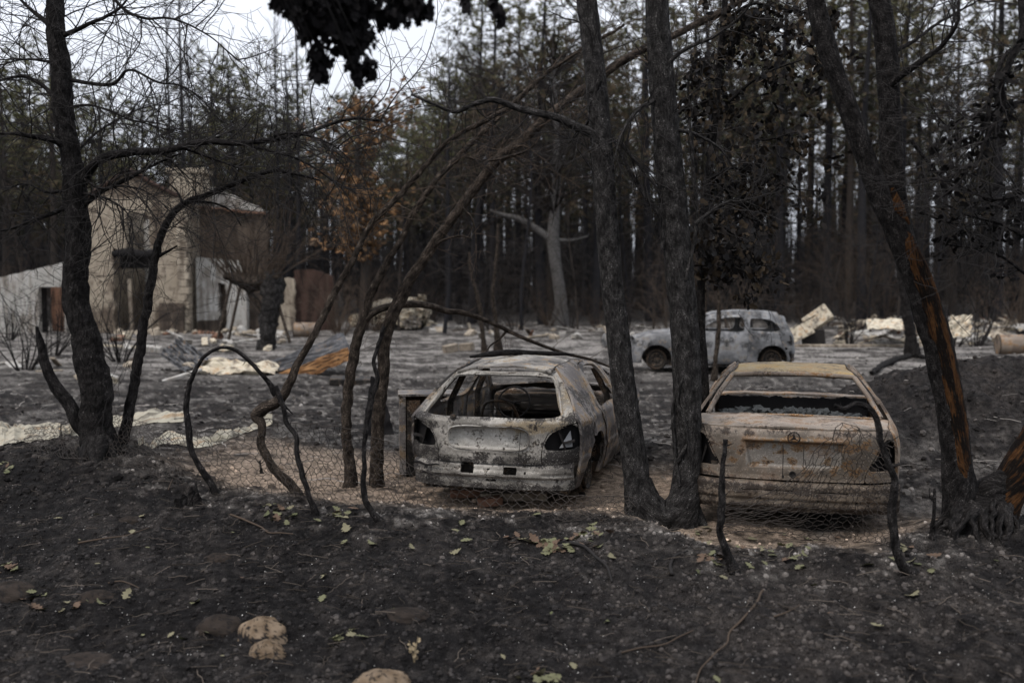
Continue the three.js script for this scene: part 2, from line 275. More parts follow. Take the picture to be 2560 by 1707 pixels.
M.steel = metal({ s: 3, base: [0.42, 0.40, 0.375], pale: [0.64, 0.62, 0.585], rust: [0.50, 0.41, 0.29], rust2: [0.54, 0.42, 0.27], soot: [0.19, 0.175, 0.165], rustBias: -0.22, sootBias: -0.12 });
M.steelSide = metal({ s: 21, base: [0.36, 0.34, 0.33], pale: [0.52, 0.50, 0.48], rust: [0.47, 0.39, 0.30], rust2: [0.49, 0.395, 0.28], soot: [0.15, 0.14, 0.135], rustBias: -0.08, sootBias: -0.05 });
M.rusty = metal({ s: 40, base: [0.44, 0.39, 0.345], pale: [0.56, 0.52, 0.47], rust: [0.50, 0.39, 0.29], rust2: [0.48, 0.34, 0.19], soot: [0.25, 0.215, 0.19], rustBias: -0.02, sootBias: -0.17 });
M.roofTan = metal({ s: 62, base: [0.53, 0.46, 0.34], pale: [0.62, 0.56, 0.44], rust: [0.58, 0.47, 0.27], rust2: [0.55, 0.43, 0.26], soot: [0.30, 0.27, 0.23], rustBias: 0.02, sootBias: -0.2 });
M.bluish = metal({ s: 81, base: [0.35, 0.35, 0.352], pale: [0.58, 0.58, 0.582], rust: [0.46, 0.44, 0.41], rust2: [0.42, 0.37, 0.32], soot: [0.15, 0.148, 0.15], rustBias: -0.2, sootBias: -0.08 });
M.inside = metal({ s: 95, base: [0.16, 0.145, 0.13], pale: [0.30, 0.27, 0.24], rust: [0.30, 0.22, 0.15], rust2: [0.34, 0.26, 0.18], soot: [0.06, 0.055, 0.05], rustBias: -0.1, sootBias: 0.0 });
const plasterTex = (o) => tex(400, 400, (u, v) => { const x = u * 6, y = v * 6, big = fbm(x * 0.5 + o.s, y * 0.5, 5), mid = fbm(x * 1.8, y * 1.4 + o.s, 5), fine = fbm(x * 12, y * 12, 3); let c = mix3(o.a, o.b, clamp(0.5 + big * 1.2 + mid * 0.5)); c = mix3(c, o.soot, clamp(0.28 + (mid * 0.7 + big * 1.1 + fbm(x * 3.2, y * 0.5 + 9, 4) * 1.0 + o.bias) * 0.95) * 0.8); const k = 1 + fine * 0.2 + 0.06 * n2(x * 40, y * 40); return [c[0] * k, c[1] * k, c[2] * k]; }, { repeat: [1 / 6, 1 / 6] });
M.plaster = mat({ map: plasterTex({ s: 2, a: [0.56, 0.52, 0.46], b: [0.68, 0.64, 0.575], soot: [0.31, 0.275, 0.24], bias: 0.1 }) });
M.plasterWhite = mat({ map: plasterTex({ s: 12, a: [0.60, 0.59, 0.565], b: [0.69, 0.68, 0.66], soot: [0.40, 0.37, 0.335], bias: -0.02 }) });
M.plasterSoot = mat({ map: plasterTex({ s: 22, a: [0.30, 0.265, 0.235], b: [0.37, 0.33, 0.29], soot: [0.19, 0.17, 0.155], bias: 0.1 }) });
M.brick = mat({ map: plasterTex({ s: 32, a: [0.42, 0.315, 0.26], b: [0.52, 0.41, 0.345], soot: [0.24, 0.18, 0.15], bias: -0.05 }) });
M.brickDark = mat({ map: plasterTex({ s: 42, a: [0.24, 0.19, 0.17], b: [0.31, 0.245, 0.215], soot: [0.14, 0.115, 0.105], bias: 0.05 }) });

const hatchTailTex = layoutTex(1100, 820, -0.95, 0.95, 0.15, 1.32, (x, y) => {
  const big = fbm(x * 1.6 + 3, y * 2.1, 4), mid = fbm(x * 5.2, y * 6, 4), fine = fbm(x * 26, y * 26, 3), gr = n2(x * 190, y * 190) * 0.5 + n2(x * 95, y * 95) * 0.5;
  let c = mix3([0.40, 0.385, 0.36], [0.65, 0.63, 0.595], clamp(0.5 + big * 1.2 + mid * 0.7));
  const rec = Math.abs(x) < 0.37 && Math.abs(y - 0.665) < 0.1 ? 1 : 0;
  if (rec) c = mix3(c, [0.72, 0.71, 0.685], 0.55);
  c = mix3(c, [0.52, 0.46, 0.365], clamp((bump1(x, 0.40, 0.32) * bump1(y, 0.77, 0.07) * 1.5 + bump1(x, 0.62, 0.12) * bump1(y, 0.98, 0.14) + bump1(x, -0.6, 0.1) * bump1(y, 0.95, 0.12) * 0.7 + mid * 0.8 + fine * 0.25 - 0.42) * 2.2) * 0.8);
  c = mix3(c, [0.52, 0.455, 0.36], clamp((mid * 0.9 + fine * 0.35 - 0.30) * 4) * 0.6 * (rec ? 0.7 : 1));
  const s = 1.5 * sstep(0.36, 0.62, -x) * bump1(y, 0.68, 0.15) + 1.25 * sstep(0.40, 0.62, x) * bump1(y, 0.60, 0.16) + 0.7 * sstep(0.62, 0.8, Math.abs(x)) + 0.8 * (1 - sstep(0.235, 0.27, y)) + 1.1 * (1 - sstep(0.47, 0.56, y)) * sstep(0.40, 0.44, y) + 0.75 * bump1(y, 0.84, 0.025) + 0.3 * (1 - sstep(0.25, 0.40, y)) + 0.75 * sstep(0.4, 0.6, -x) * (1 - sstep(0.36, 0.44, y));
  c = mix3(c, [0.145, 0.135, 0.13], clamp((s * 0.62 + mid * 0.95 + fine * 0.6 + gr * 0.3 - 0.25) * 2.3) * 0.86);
  c = mix3(c, [0.10, 0.09, 0.085], clamp((gr + fine * 0.8 + mid * 0.5 - 0.55) * 4) * 0.6);
  c = mix3(c, [0.82, 0.80, 0.77], clamp((n2(x * 60, y * 60) + fine - 0.62) * 4) * 0.45);
  const k = 1 + 0.08 * gr; return [c[0] * k, c[1] * k, c[2] * k];
});
M.hatchTail = mat({ map: hatchTailTex, bumpMap: metalBump, bumpScale: 0.003, roughness: 0.66, metalness: 0.15, specularIntensity: 0.5 });
const saloonTailTex = layoutTex(1100, 640, -0.95, 0.95, 0.12, 1.05, (x, y) => {
  const big = fbm(x * 1.4 + 13, y * 2.2, 4), mid = fbm(x * 5 + 8, y * 6.5, 4), fine = fbm(x * 24, y * 24, 3), gr = n2(x * 180, y * 180) * 0.5 + n2(x * 90, y * 90) * 0.5;
  let c = mix3([0.36, 0.33, 0.295], [0.54, 0.50, 0.455], clamp(0.5 + big * 1.2 + mid * 0.7)); c = mix3(c, [0.37, 0.32, 0.265], (1 - sstep(0.44, 0.54, y)) * clamp(0.65 + mid + fine * 0.6));  // lower half browned darker: shading of the bumper painted into the colour
  c = mix3(c, [0.60, 0.545, 0.49], sstep(0.80, 0.86, y) * clamp(0.7 + mid));
  const rec = Math.abs(x) < 0.37 && y > 0.55 && y < 0.75;
  if (rec) c = mix3(c, [0.56, 0.545, 0.52], 0.7);
  c = mix3(c, [0.47, 0.345, 0.215], clamp((1.1 * bump1(y, 0.755, 0.06) * bump1(x, 0.1, 0.55) + 0.35 * bump1(y, 0.58, 0.12) + mid * 1.3 + fine * 0.45 - 0.44) * 2.8) * 0.8);
  c = mix3(c, [0.45, 0.38, 0.325], clamp((big + mid * 0.8 + fine * 0.2 - 0.05) * 2.5) * 0.5);
  const s = 0.7 * bump1(y, 0.825, 0.022) + 0.6 * sstep(0.35, 0.7, -x) * bump1(y, 0.76, 0.08) + 0.75 * bump1(y, 0.392, 0.018) * clamp(0.6 + big * 2) + 0.55 * bump1(y, 0.36, 0.03) + 0.85 * (1 - sstep(0.2, 0.30, y)) + 0.7 * sstep(0.60, 0.80, Math.abs(x)) + 0.4 * (1 - sstep(0.44, 0.5, y)) + (rec ? 0.12 : 0);  // soot patches, plus painted shade over the bumper and its lower edge
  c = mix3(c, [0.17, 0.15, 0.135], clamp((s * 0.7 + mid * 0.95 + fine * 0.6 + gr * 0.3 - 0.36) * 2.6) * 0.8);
  c = mix3(c, [0.74, 0.71, 0.67], clamp((n2(x * 48, y * 48) + fine - 0.66 + (rec ? 0.22 : 0)) * 4) * 0.4);
  const k = 1 + 0.1 * gr; return [c[0] * k, c[1] * k, c[2] * k];
});
M.saloonTail = mat({ map: saloonTailTex, color: lin(0.82, 0.81, 0.80), bumpMap: metalBump, bumpScale: 0.003, roughness: 0.68, metalness: 0.12, specularIntensity: 0.5 });

// ---------------------------------------------------------------- burnt-out cars. X right, Y up, q metres forward from the tail (stored as -z)
function buildCar(root, S) {
  const base = smoothTable(S.base), prof = smoothTable(S.prof), top = smoothTable(S.top), ins = S.corner;
  const dent = (a, b, k = 1) => k * (0.006 * n3(a * 2.1, b * 2.1, S.seed) + 0.0018 * n3(a * 11, b * 11, S.seed + 5));
  const xr = y => base(y) - ins;
  const R0 = (x, y) => prof(y) + S.bow * x * x + S.wrap * Math.abs(clamp(x / xr(y), -1.2, 1.2)) ** 5;
  const R = (x, y) => R0(x, y) + (S.emboss ? S.emboss(x, y) : 0) + dent(x, y);
  const qr = y => R0(xr(y), y);
  const W = (q, y) => base(y) - ins * (1 - sstep(qr(y), qr(y) + 0.4, q)) - S.nose * sstep(S.len - 0.9, S.len + 0.1, q) ** 2;
  const rearMap = (x, y) => V(x, y, -R(x, y));
  const sideMap = s => (q, y) => V(s * (W(q, y) + dent(q, y + 9 * s, 1.1) + (S.crease ? S.crease(q, y) : 0)), y, -q);
  const topMap = (x, q) => { const e = W(q, top(q)); return V(x, top(q) + S.crown(q) * (1 - (x / e) ** 2) + dent(x, q + 3, 1.6), -q); };
  const P = (name, m, fn, parent = root) => { const g = new G(); fn(g); return mesh(name, g, m, parent); };
  const ylo = S.rear.y0, yhi = S.rear.y1, rb = [-0.95, 0.95, 0.05, 1.4];
  const mirror = pts => pts.map(([x, y]) => [-x, y]);
  // tail
  const gate = poly([...S.gate, ...mirror(S.gate).reverse()]), lampR = blob(S.lamp), lampL = blob(mirror(S.lamp));
  const edge = (x, y) => Math.max(Math.abs(x) - xr(y), ylo - y, y - yhi);
  const tg = P('tailgate', S.mTail, g => panel(g, [-0.86, 0.86, ylo - 0.03, yhi + 0.03], 0.0085, cut((x, y) => Math.max(grow(gate, -0.004)(x, y), edge(x, y)), ...(S.rearHoles || [])), rearMap, 0.018));
  if (S.rearFrame) S.rearFrame(tg, rearMap);
  for (const s of [-1, 1]) { const f = s > 0 ? lampR : lampL, quart = P('rear_panel', S.mTail2, g => panel(g, [s > 0 ? 0.3 : -0.92, s > 0 ? 0.92 : -0.3, ylo - 0.03, yhi + 0.03], 0.01, cut((x, y) => Math.max(edge(x, y), 0.02 - s * x), grow(gate, 0.004), f), rearMap, 0.02)), h = P('lamp_socket', M.char, g => panel(g, rb, 0.02, grow(f, 0.02), (x, y) => V(x, y, -(R0(x, y) + 0.10)), 0.01), quart); const w = new G(); const c = V(s * S.lampC[0], S.lampC[1], -(R0(s * S.lampC[0], S.lampC[1]) + 0.06)); w.box(c.x, c.y, c.z, 0.012, 0.16, 0.09, 0.2, 0.1, s * 0.3).box(c.x + s * 0.06, c.y - 0.02, c.z, 0.10, 0.012, 0.09, 0, 0.2, s * 0.2); mesh('lamp_bracket', w, M.dark, h); }
  P('rear_beam', S.mBeam, g => panel(g, rb, 0.0125, cut((x, y) => Math.max(Math.abs(x) - S.beam.x, S.beam.y0 - y, y - S.beam.y1), ...S.beam.holes), (x, y) => V(x, y, -(S.beam.prof(x, y) + S.bow * x * x + S.beam.wrap * Math.abs(x / S.beam.x) ** 6 + dent(x, y))), 0.02));
  P('boot_wall', M.inside, g => g.box(0, (ylo + 0.3) / 2, -0.16, 1.3, ylo - 0.22 + 0.14, 0.02));
  // sides, doors, wheels
  const sb = [-0.05, S.len + 0.15, 0.05, 1.4], doors = S.doors.map(d => blob(d)), wins = S.windows.map(w => blob(w));
  const outline = (q, y) => Math.max(qr(y) + 0.004 - q, q - S.len + 0.25 * Math.max(0, y - 0.5), S.sill - y, y - top(q));
  for (const s of [-1, 1]) {
    const map = sideMap(s), o = { flip: s > 0, uvo: [s * 3, 0] };
    P('body_side', S.mSide, g => panel(g, sb, 0.02, cut(outline, ...doors, ...wins, ...S.arches.map(a => circ(...a)), ...(s > 0 ? S.sideHoles || [] : []), ...(S.bothHoles || [])), map, 0.022, o));
    doors.forEach((d, k) => { const dp = P('door', k ? S.mDoor2 || S.mSide : S.mSide, g => panel(g, sb, 0.02, cut((q, y) => Math.max(d(q, y) + 0.006, outline(q, y)), ...wins), (q, y) => map(q, y).add(V(s * 0.003, 0, 0)), 0.03, { ...o, uvo: [s * 5 + k * 0.7, 0.4] }));
      const h = S.handles[k]; if (h) { const g = new G(), c = map(h[0], h[1]); g.box(c.x + s * 0.008, c.y, c.z, 0.02, 0.035, 0.13, 0, 0, 0, 0.008); mesh('handle', g, S.mSide, dp); } });
    P('inner_sill', M.inside, g => g.box(s * 0.62, 0.2, -S.len * 0.45, 0.14, 0.12, 2.3));
    for (const [q, y, r] of S.arches) {                                                                 // bare steel wheel with a ring of burnt tyre wire
      const w = new THREE.Group(); w.name = 'wheel'; w.position.set(s * (W(q, 0.5) - S.tuck), y - 0.01, -q); w.rotation.z = -s * Math.PI / 2 + s * 0.05; root.add(w);
      const prof2 = [[0.05, 0.0], [0.10, 0.0], [0.13, 0.03], [0.165, 0.035], [0.175, 0.0], [0.185, 0.055], [0.2, 0.06], [0.2, 0.05], [0.17, 0.02], [0.165, -0.09], [0.2, -0.11], [0.2, -0.12], [0.15, -0.1]].map(([a, b]) => new THREE.Vector2(a * S.rim / 0.2, b));
      const rim = new G().add(new THREE.LatheGeometry(prof2, 28)); mesh('rim', rim, S.mWheel, w);
      const hub = new G().add(new THREE.CylinderGeometry(0.055, 0.06, 0.05, 12)); for (let k = 0; k < 8; k++) { const a = k * Math.PI / 4; hub.add(new THREE.CylinderGeometry(0.018, 0.018, 0.012, 6), new THREE.Matrix4().makeTranslation(Math.cos(a) * 0.105 * S.rim / 0.2, 0.03, Math.sin(a) * 0.105 * S.rim / 0.2)); } mesh('hub', hub, M.inside, w);
      const ty = new G().add(new THREE.TorusGeometry(S.rim + 0.012, 0.022, 6, 30), new THREE.Matrix4().makeRotationX(Math.PI / 2)); ty.add(new THREE.CylinderGeometry(S.rim - 0.01, S.rim - 0.01, 0.15, 20, 1, true), new THREE.Matrix4().makeTranslation(0, -0.05, 0)); mesh('tyre_wire', ty, M.inside, w);
      const well = new G(); const N = 14, wx = W(q, 0.55); for (let k = 0; k < N; k++) { const a0 = Math.PI * k / N, a1 = Math.PI * (k + 1) / N, rr = r + 0.012, p0 = [-(q + Math.cos(a0) * rr), y + Math.sin(a0) * rr], p1 = [-(q + Math.cos(a1) * rr), y + Math.sin(a1) * rr]; well.quad(V(s * (wx - 0.03), p0[1], p0[0]), V(s * (wx - 0.03), p1[1], p1[0]), V(s * (wx - 0.3), p1[1], p1[0]), V(s * (wx - 0.3), p0[1], p0[0])); well.tri(V(s * (wx - 0.3), y, -q), V(s * (wx - 0.3), p0[1], p0[0]), V(s * (wx - 0.3), p1[1], p1[0])); } mesh('wheel_well', well, M.inside, root);
    }
  }
  // top skins
  for (const [name, q0, q1, m, holes] of S.skins) P(name, m, g => panel(g, [-0.95, 0.95, q0 - 0.1, q1 + 0.1], 0.018, cut((x, q) => Math.max(Math.abs(x) - W(q, top(q)) + 0.004, q0 + (S.skinBow || 0) * x * x * (name === 'roof' ? 1 : 0) - q, q - q1 + (name === 'roof' ? 0.16 : 0) * x * x, q0 < 0.2 ? R0(clamp(x, -xr(yhi), xr(yhi)), yhi) + 0.004 - q : -1), ...(holes || [])), topMap, 0.018, { flip: false, uvo: [0.86, 0.1] }));
  if (S.drip) for (const s of [-1, 1]) { const g = new G(), pts = []; for (let q = S.drip[0]; q <= S.drip[1]; q += 0.06) { const e = W(q, top(q)) - 0.012; pts.push(V(s * e, top(q) + 0.006, -q)); } g.tube(pts, () => 0.011, 5); mesh('roof_gutter', g, M.inside, root); }
  // front, floor, cabin
  P('front_panel', S.mSide, g => panel(g, [-0.95, 0.95, 0.15, 1.1], 0.03, (x, y) => Math.max(Math.abs(x) - base(y) + S.nose + 0.02, 0.24 - y, y - top(S.len) - 0.01), (x, y) => V(x, y, -(S.len - 0.05 - 0.22 * x * x)), 0.02, { flip: true }));
  P('floor', M.inside, g => g.box(0, 0.17, -S.len * 0.45, 1.35, 0.03, S.len * 0.78).box(0, 0.24, -S.len * 0.45, 0.24, 0.12, S.len * 0.5).box(0, 0.42, -S.cabin[1] - 0.12, 1.36, 0.52, 0.04));
  const dash = new G(), db = new THREE.SphereGeometry(1, 40, 18), pp = db.attributes.position; for (let i = 0; i < pp.count; i++) { const x = pp.getX(i), y = pp.getY(i), z = pp.getZ(i), f = v => Math.sign(v) * Math.abs(v) ** 0.4, k = 1 + 0.16 * n3(x * 4, y * 4, z * 4 + S.seed) + 0.08 * n3(x * 13, y * 13, z * 13); pp.setXYZ(i, f(x) * 0.64 * (1 + 0.04 * k), f(y) * 0.13 * k, f(z) * 0.17 * k); } db.computeVertexNormals(); dash.add(db, new THREE.Matrix4().makeTranslation(0, S.cabin[2], -S.cabin[1])); const dm = mesh('dashboard', dash, S.mDash || M.inside, root);
  const col = new G(), sw = V(-0.36, S.cabin[2] + 0.02, -(S.cabin[1] - 0.34)), ring = []; for (let k = 0; k <= 26; k++) { const a = k / 26 * Math.PI * 2; ring.push(V(sw.x + Math.cos(a) * 0.18, sw.y + Math.sin(a) * 0.165, sw.z - Math.sin(a) * 0.07)); } col.tube(ring, () => 0.011, 6); for (const a of [0.2, 2.9, 4.7]) col.tube([sw.clone(), V(sw.x + Math.cos(a) * 0.18, sw.y + Math.sin(a) * 0.165, sw.z - Math.sin(a) * 0.07)], () => 0.008, 4); col.tube([sw.clone(), V(sw.x, sw.y - 0.07, -(S.cabin[1] - 0.05))], () => 0.022, 6); mesh('steering_wheel', col, M.dark, root);
  for (const [x, q, h] of S.seats) { const g = new G(), w = 0.21, y0 = 0.36; g.tube(catmull([V(x - w, y0, -q), V(x - w * 0.95, y0 + h * 0.6, -q + 0.10), V(x - w * 0.6, y0 + h, -q + 0.16), V(x + w * 0.6, y0 + h, -q + 0.16), V(x + w * 0.95, y0 + h * 0.6, -q + 0.10), V(x + w, y0, -q)], [1, 1, 1, 1, 1, 1], 0.06)[0], () => 0.017, 6); for (let k = 0; k < 5; k++) { const y = y0 + 0.06 + k * h * 0.17; g.tube([V(x - w, y, -q + 0.03 + k * 0.02), V(x - 0.05, y + 0.012, -q + 0.05 + k * 0.02), V(x + 0.07, y - 0.01, -q + 0.04 + k * 0.02), V(x + w, y, -q + 0.03 + k * 0.02)], () => 0.005, 4); } g.box(x, y0 - 0.02, -q - 0.24, 0.42, 0.03, 0.44).box(x, y0 - 0.11, -q - 0.24, 0.34, 0.14, 0.06); mesh('seat_frame', g, M.inside, root); }
  return { R0, rearMap, W, sideMap, topMap, qr };
}

// --- the pale hatchback
function placeCar(o, px, d, yaw) { const p = at(px, 1200, d); o.position.set(p.x, 0, p.z); o.rotation.y = -yaw; }
const hatch = thing('burnt_hatchback', 'burnt out pale grey hatchback on the sandy yard with an oval number plate recess', 'car');
placeCar(hatch, 1217, 8.66, 0.27);
{
  const pill = rrect(0, 0.665, 0.735, 0.205, 0.085), pillRim = rrect(0, 0.665, 0.80, 0.265, 0.11);
  const S = {
    seed: 1, len: 3.98, bow: 0.09, wrap: 0.17, corner: 0.055, nose: 0.14, sill: 0.2, tuck: 0.14, rim: 0.19,
    base: [[0.1, 0.72], [0.22, 0.76], [0.36, 0.805], [0.5, 0.828], [0.65, 0.838], [0.78, 0.822], [0.86, 0.785], [1.0, 0.70], [1.13, 0.60], [1.2, 0.535], [1.27, 0.44]],
    prof: [[0.1, 0.07], [0.3, 0.05], [0.44, 0.045], [0.5, 0.03], [0.72, 0.022], [0.80, 0.0], [0.835, 0.005], [0.865, 0.06], [1.17, 0.43], [1.22, 0.52], [1.3, 0.62]],
    top: [[0, 1.215], [0.5, 1.205], [0.9, 1.238], [1.3, 1.252], [1.7, 1.225], [1.95, 1.175], [2.4, 1.02], [2.85, 0.84], [3.4, 0.78], [3.8, 0.68], [4, 0.58]],
    crown: q => 0.05, rear: { y0: 0.44, y1: 1.212 },
    gate: [[0.52, 1.30], [0.53, 1.21], [0.635, 1.02], [0.725, 0.885], [0.765, 0.835], [0.775, 0.805], [0.62, 0.768], [0.535, 0.715], [0.497, 0.64], [0.478, 0.55], [0.482, 0.40]],
    lamp: [[0.505, 0.585], [0.545, 0.70], [0.63, 0.752], [0.745, 0.785], [0.775, 0.72], [0.785, 0.62], [0.765, 0.58], [0.63, 0.563]], lampC: [0.64, 0.66],
    rearHoles: [blob([[-0.625, 0.872], [-0.58, 0.955], [-0.49, 1.135], [-0.45, 1.165], [0, 1.184], [0.45, 1.165], [0.49, 1.135], [0.58, 0.955], [0.625, 0.872], [0.59, 0.856], [0, 0.85], [-0.59, 0.856]]), circ(0.30, 0.735, 0.008), rrect(0.02, 0.762, 0.05, 0.016, 0.004)],
    emboss: (x, y) => 0.06 * (1 - sstep(-0.012, 0.004, pill(x, y))) - 0.009 * (sstep(-0.006, 0.01, pill(x, y)) - sstep(-0.02, 0.02, pillRim(x, y))) + (pill(x, y) < 0 ? 0.002 * n2(x * 9, y * 22) : 0) - 0.012 * Math.exp(-(((x + 0.22) / 0.02) ** 2) - (((y - 0.6) / 0.02) ** 2)) - 0.012 * Math.exp(-(((x - 0.23) / 0.022) ** 2) - (((y - 0.595) / 0.022) ** 2)) - 0.01 * Math.exp(-(((x - 0.16) / 0.014) ** 2) - (((y - 0.605) / 0.014) ** 2)),
    beam: { x: 0.745, y0: 0.215, y1: 0.437, wrap: 0.10, prof: (x, y) => 0.02 + 0.03 * (1 - sstep(0.312, 0.325, y)) + 0.05 * sstep(0.415, 0.432, y) + 0.018 * sstep(0.36, 0.385, y) * (1 - sstep(0.42, 0.5, Math.abs(x))) + 0.012 * (1 - sstep(0.006, 0.02, Math.abs(y - 0.345))) * sstep(0.45, 0.5, x) - 0.011 * (y < 0.30 ? Math.max(0, Math.cos(x * 62) - 0.45) * (1 - sstep(0.02, 0.035, Math.abs(y - 0.268))) : 0), holes: [rrect(-0.195, 0.385, 0.125, 0.08, 0.008), rrect(0.2, 0.378, 0.12, 0.07, 0.01), rrect(0.0, 0.388, 0.028, 0.018, 0.002), circ(0.335, 0.368, 0.012), circ(-0.315, 0.385, 0.009), rrect(0.02, 0.288, 0.10, 0.022, 0.01)] },
    doors: [[[0.93, 0.84], [0.96, 1.0], [1.08, 1.14], [1.3, 1.205], [1.75, 1.21], [1.93, 1.17], [1.985, 0.95], [1.99, 0.6], [1.97, 0.24], [1.35, 0.22], [1.27, 0.4], [1.1, 0.62]], [[2.02, 1.15], [2.2, 1.07], [2.5, 0.94], [2.82, 0.8], [2.95, 0.7], [2.94, 0.4], [2.88, 0.23], [2.02, 0.23], [2.015, 0.6]]],
    windows: [[[1.0, 0.862], [1.03, 0.975], [1.14, 1.095], [1.33, 1.168], [1.72, 1.178], [1.87, 1.145], [1.91, 0.98], [1.91, 0.855], [1.5, 0.845]], [[2.06, 0.86], [2.06, 1.1], [2.15, 1.07], [2.45, 0.93], [2.6, 0.85], [2.3, 0.845]]],
    handles: [[1.3, 0.74], [2.2, 0.74]], arches: [[0.8, 0.3, 0.35], [3.3, 0.3, 0.35]], sideHoles: [(q, y) => Math.hypot((q - 0.62) / 0.7, y - 0.68) - 0.085],
    skins: [['roof', 0.53, 1.93, M.steel], ['bonnet', 2.85, 3.9, M.steelSide]], skinBow: 0.05, drip: [0.56, 1.9],
    seats: [[-0.35, 1.72, 0.42], [0.36, 1.8, 0.26]], cabin: [1.0, 2.55, 0.69], crease: (q, y) => 0.010 * Math.exp(-(((y - 0.47) / 0.02) ** 2)) + 0.012 * Math.exp(-(((y - 0.8) / 0.03) ** 2)),
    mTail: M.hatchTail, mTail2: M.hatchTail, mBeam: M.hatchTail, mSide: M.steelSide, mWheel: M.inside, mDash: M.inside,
  };
  const K = buildCar(hatch, S);
  // raised rim round the rear window and gaskets
  const rim = new G(), pts = []; for (const [x, y] of [[-0.643, 0.856], [-0.595, 0.955], [-0.505, 1.14], [-0.46, 1.18], [0, 1.197], [0.46, 1.18], [0.505, 1.14], [0.595, 0.955], [0.643, 0.856]]) pts.push(K.rearMap(x, y).add(V(0, 0, 0.004))); rim.tube(catmull(pts, pts.map(() => 1), 0.05)[0], () => 0.012, 6); mesh('window_rim', rim, M.steel, hatch);
  { const g = new G(), l = [], N = 64; for (let k = 0; k <= N; k++) { const t = k / N * Math.PI * 2, ex = 0.2, c = Math.cos(t), sn = Math.sin(t), x = 0.372 * Math.sign(c) * Math.abs(c) ** 0.42, y = 0.665 + 0.108 * Math.sign(sn) * Math.abs(sn) ** 0.55; l.push(V(x, y, -K.R0(x, y) + 0.006)); } g.tube(l, () => 0.0075, 6); mesh('plate_recess_rim', g, M.hatchTail, hatch); }
  for (const [x0, x1, y, r] of [[-0.72, -0.45, 0.405, 0.013], [-0.63, -0.43, 0.325, 0.01]]) { const g = new G(), l = []; for (let k = 0; k <= 8; k++) { const x = lerp(x0, x1, k / 8); l.push(V(x, y + 0.008 * Math.sin(k * 1.1), -(0.005 + 0.09 * x * x + 0.10 * Math.abs(x / 0.745) ** 6) + 0.012)); } g.tube(l, t => r * (1 - 0.5 * t), 6); mesh('melted_trim', g, M.char, hatch); }
  // the deck behind the rear seats, inner frames, and a wiper stub
  for (const s of [-1, 1]) for (const l of [[V(s * 0.70, 0.3, -1.0), V(s * 0.69, 0.85, -1.03), V(s * 0.58, 1.12, -1.12)], [V(s * 0.72, 0.3, -2.0), V(s * 0.71, 0.85, -2.0), V(s * 0.58, 1.14, -1.93)]]) { const f = new G(); f.tube(l, () => 0.034, 6); mesh('inner_frame', f, M.inside, hatch); }
  const wip = new G(); const wp = K.rearMap(-0.32, 0.838); wip.add(new THREE.CylinderGeometry(0.022, 0.03, 0.03, 10), new THREE.Matrix4().makeTranslation(wp.x, wp.y + 0.01, wp.z + 0.005)); mesh('wiper_stub', wip, M.inside, hatch);
  const crp = new G(); crp.tube([V(-0.05, 1.2, -2.0), V(0.0, 1.215, -2.0), V(0.5, 1.19, -1.96)], () => 0.03, 6).tube([V(-0.05, 1.2, -2.0), V(-0.5, 1.19, -1.96)], () => 0.03, 6); mesh('roof_crossbar', crp, M.inside, hatch);
  const glass = new G(); glass.tri(K.rearMap(0.62, 0.585).add(V(0, 0, -0.03)), K.rearMap(0.72, 0.59).add(V(0, 0, -0.03)), K.rearMap(0.70, 0.73).add(V(0, 0, -0.05))); glass.tri(K.rearMap(0.62, 0.585).add(V(0, 0, -0.05)), K.rearMap(0.70, 0.73).add(V(0, 0, -0.07)), K.rearMap(0.72, 0.59).add(V(0, 0, -0.05))); mesh('lamp_shard', glass, mat({ color: lin(0.28, 0.28, 0.28), roughness: 0.5 }), hatch);
  const wires = new G(); wires.tube([V(0.305, 0.735, 0.0), V(0.300, 0.6, 0.012), V(0.285, 0.52, 0.0), V(0.288, 0.47, 0.015), V(0.27, 0.44, 0.01), V(0.30, 0.43, 0.01)].map(p => p.add(V(0, 0, -0.005))), () => 0.003, 4); mesh('hanging_cable', wires, M.dark, hatch);
}

M.saloonTop = metal({ s: 33, base: [0.47, 0.43, 0.385], pale: [0.62, 0.57, 0.52], rust: [0.49, 0.41, 0.335], rust2: [0.46, 0.36, 0.26], soot: [0.30, 0.27, 0.24], rustBias: -0.05, sootBias: -0.2 });
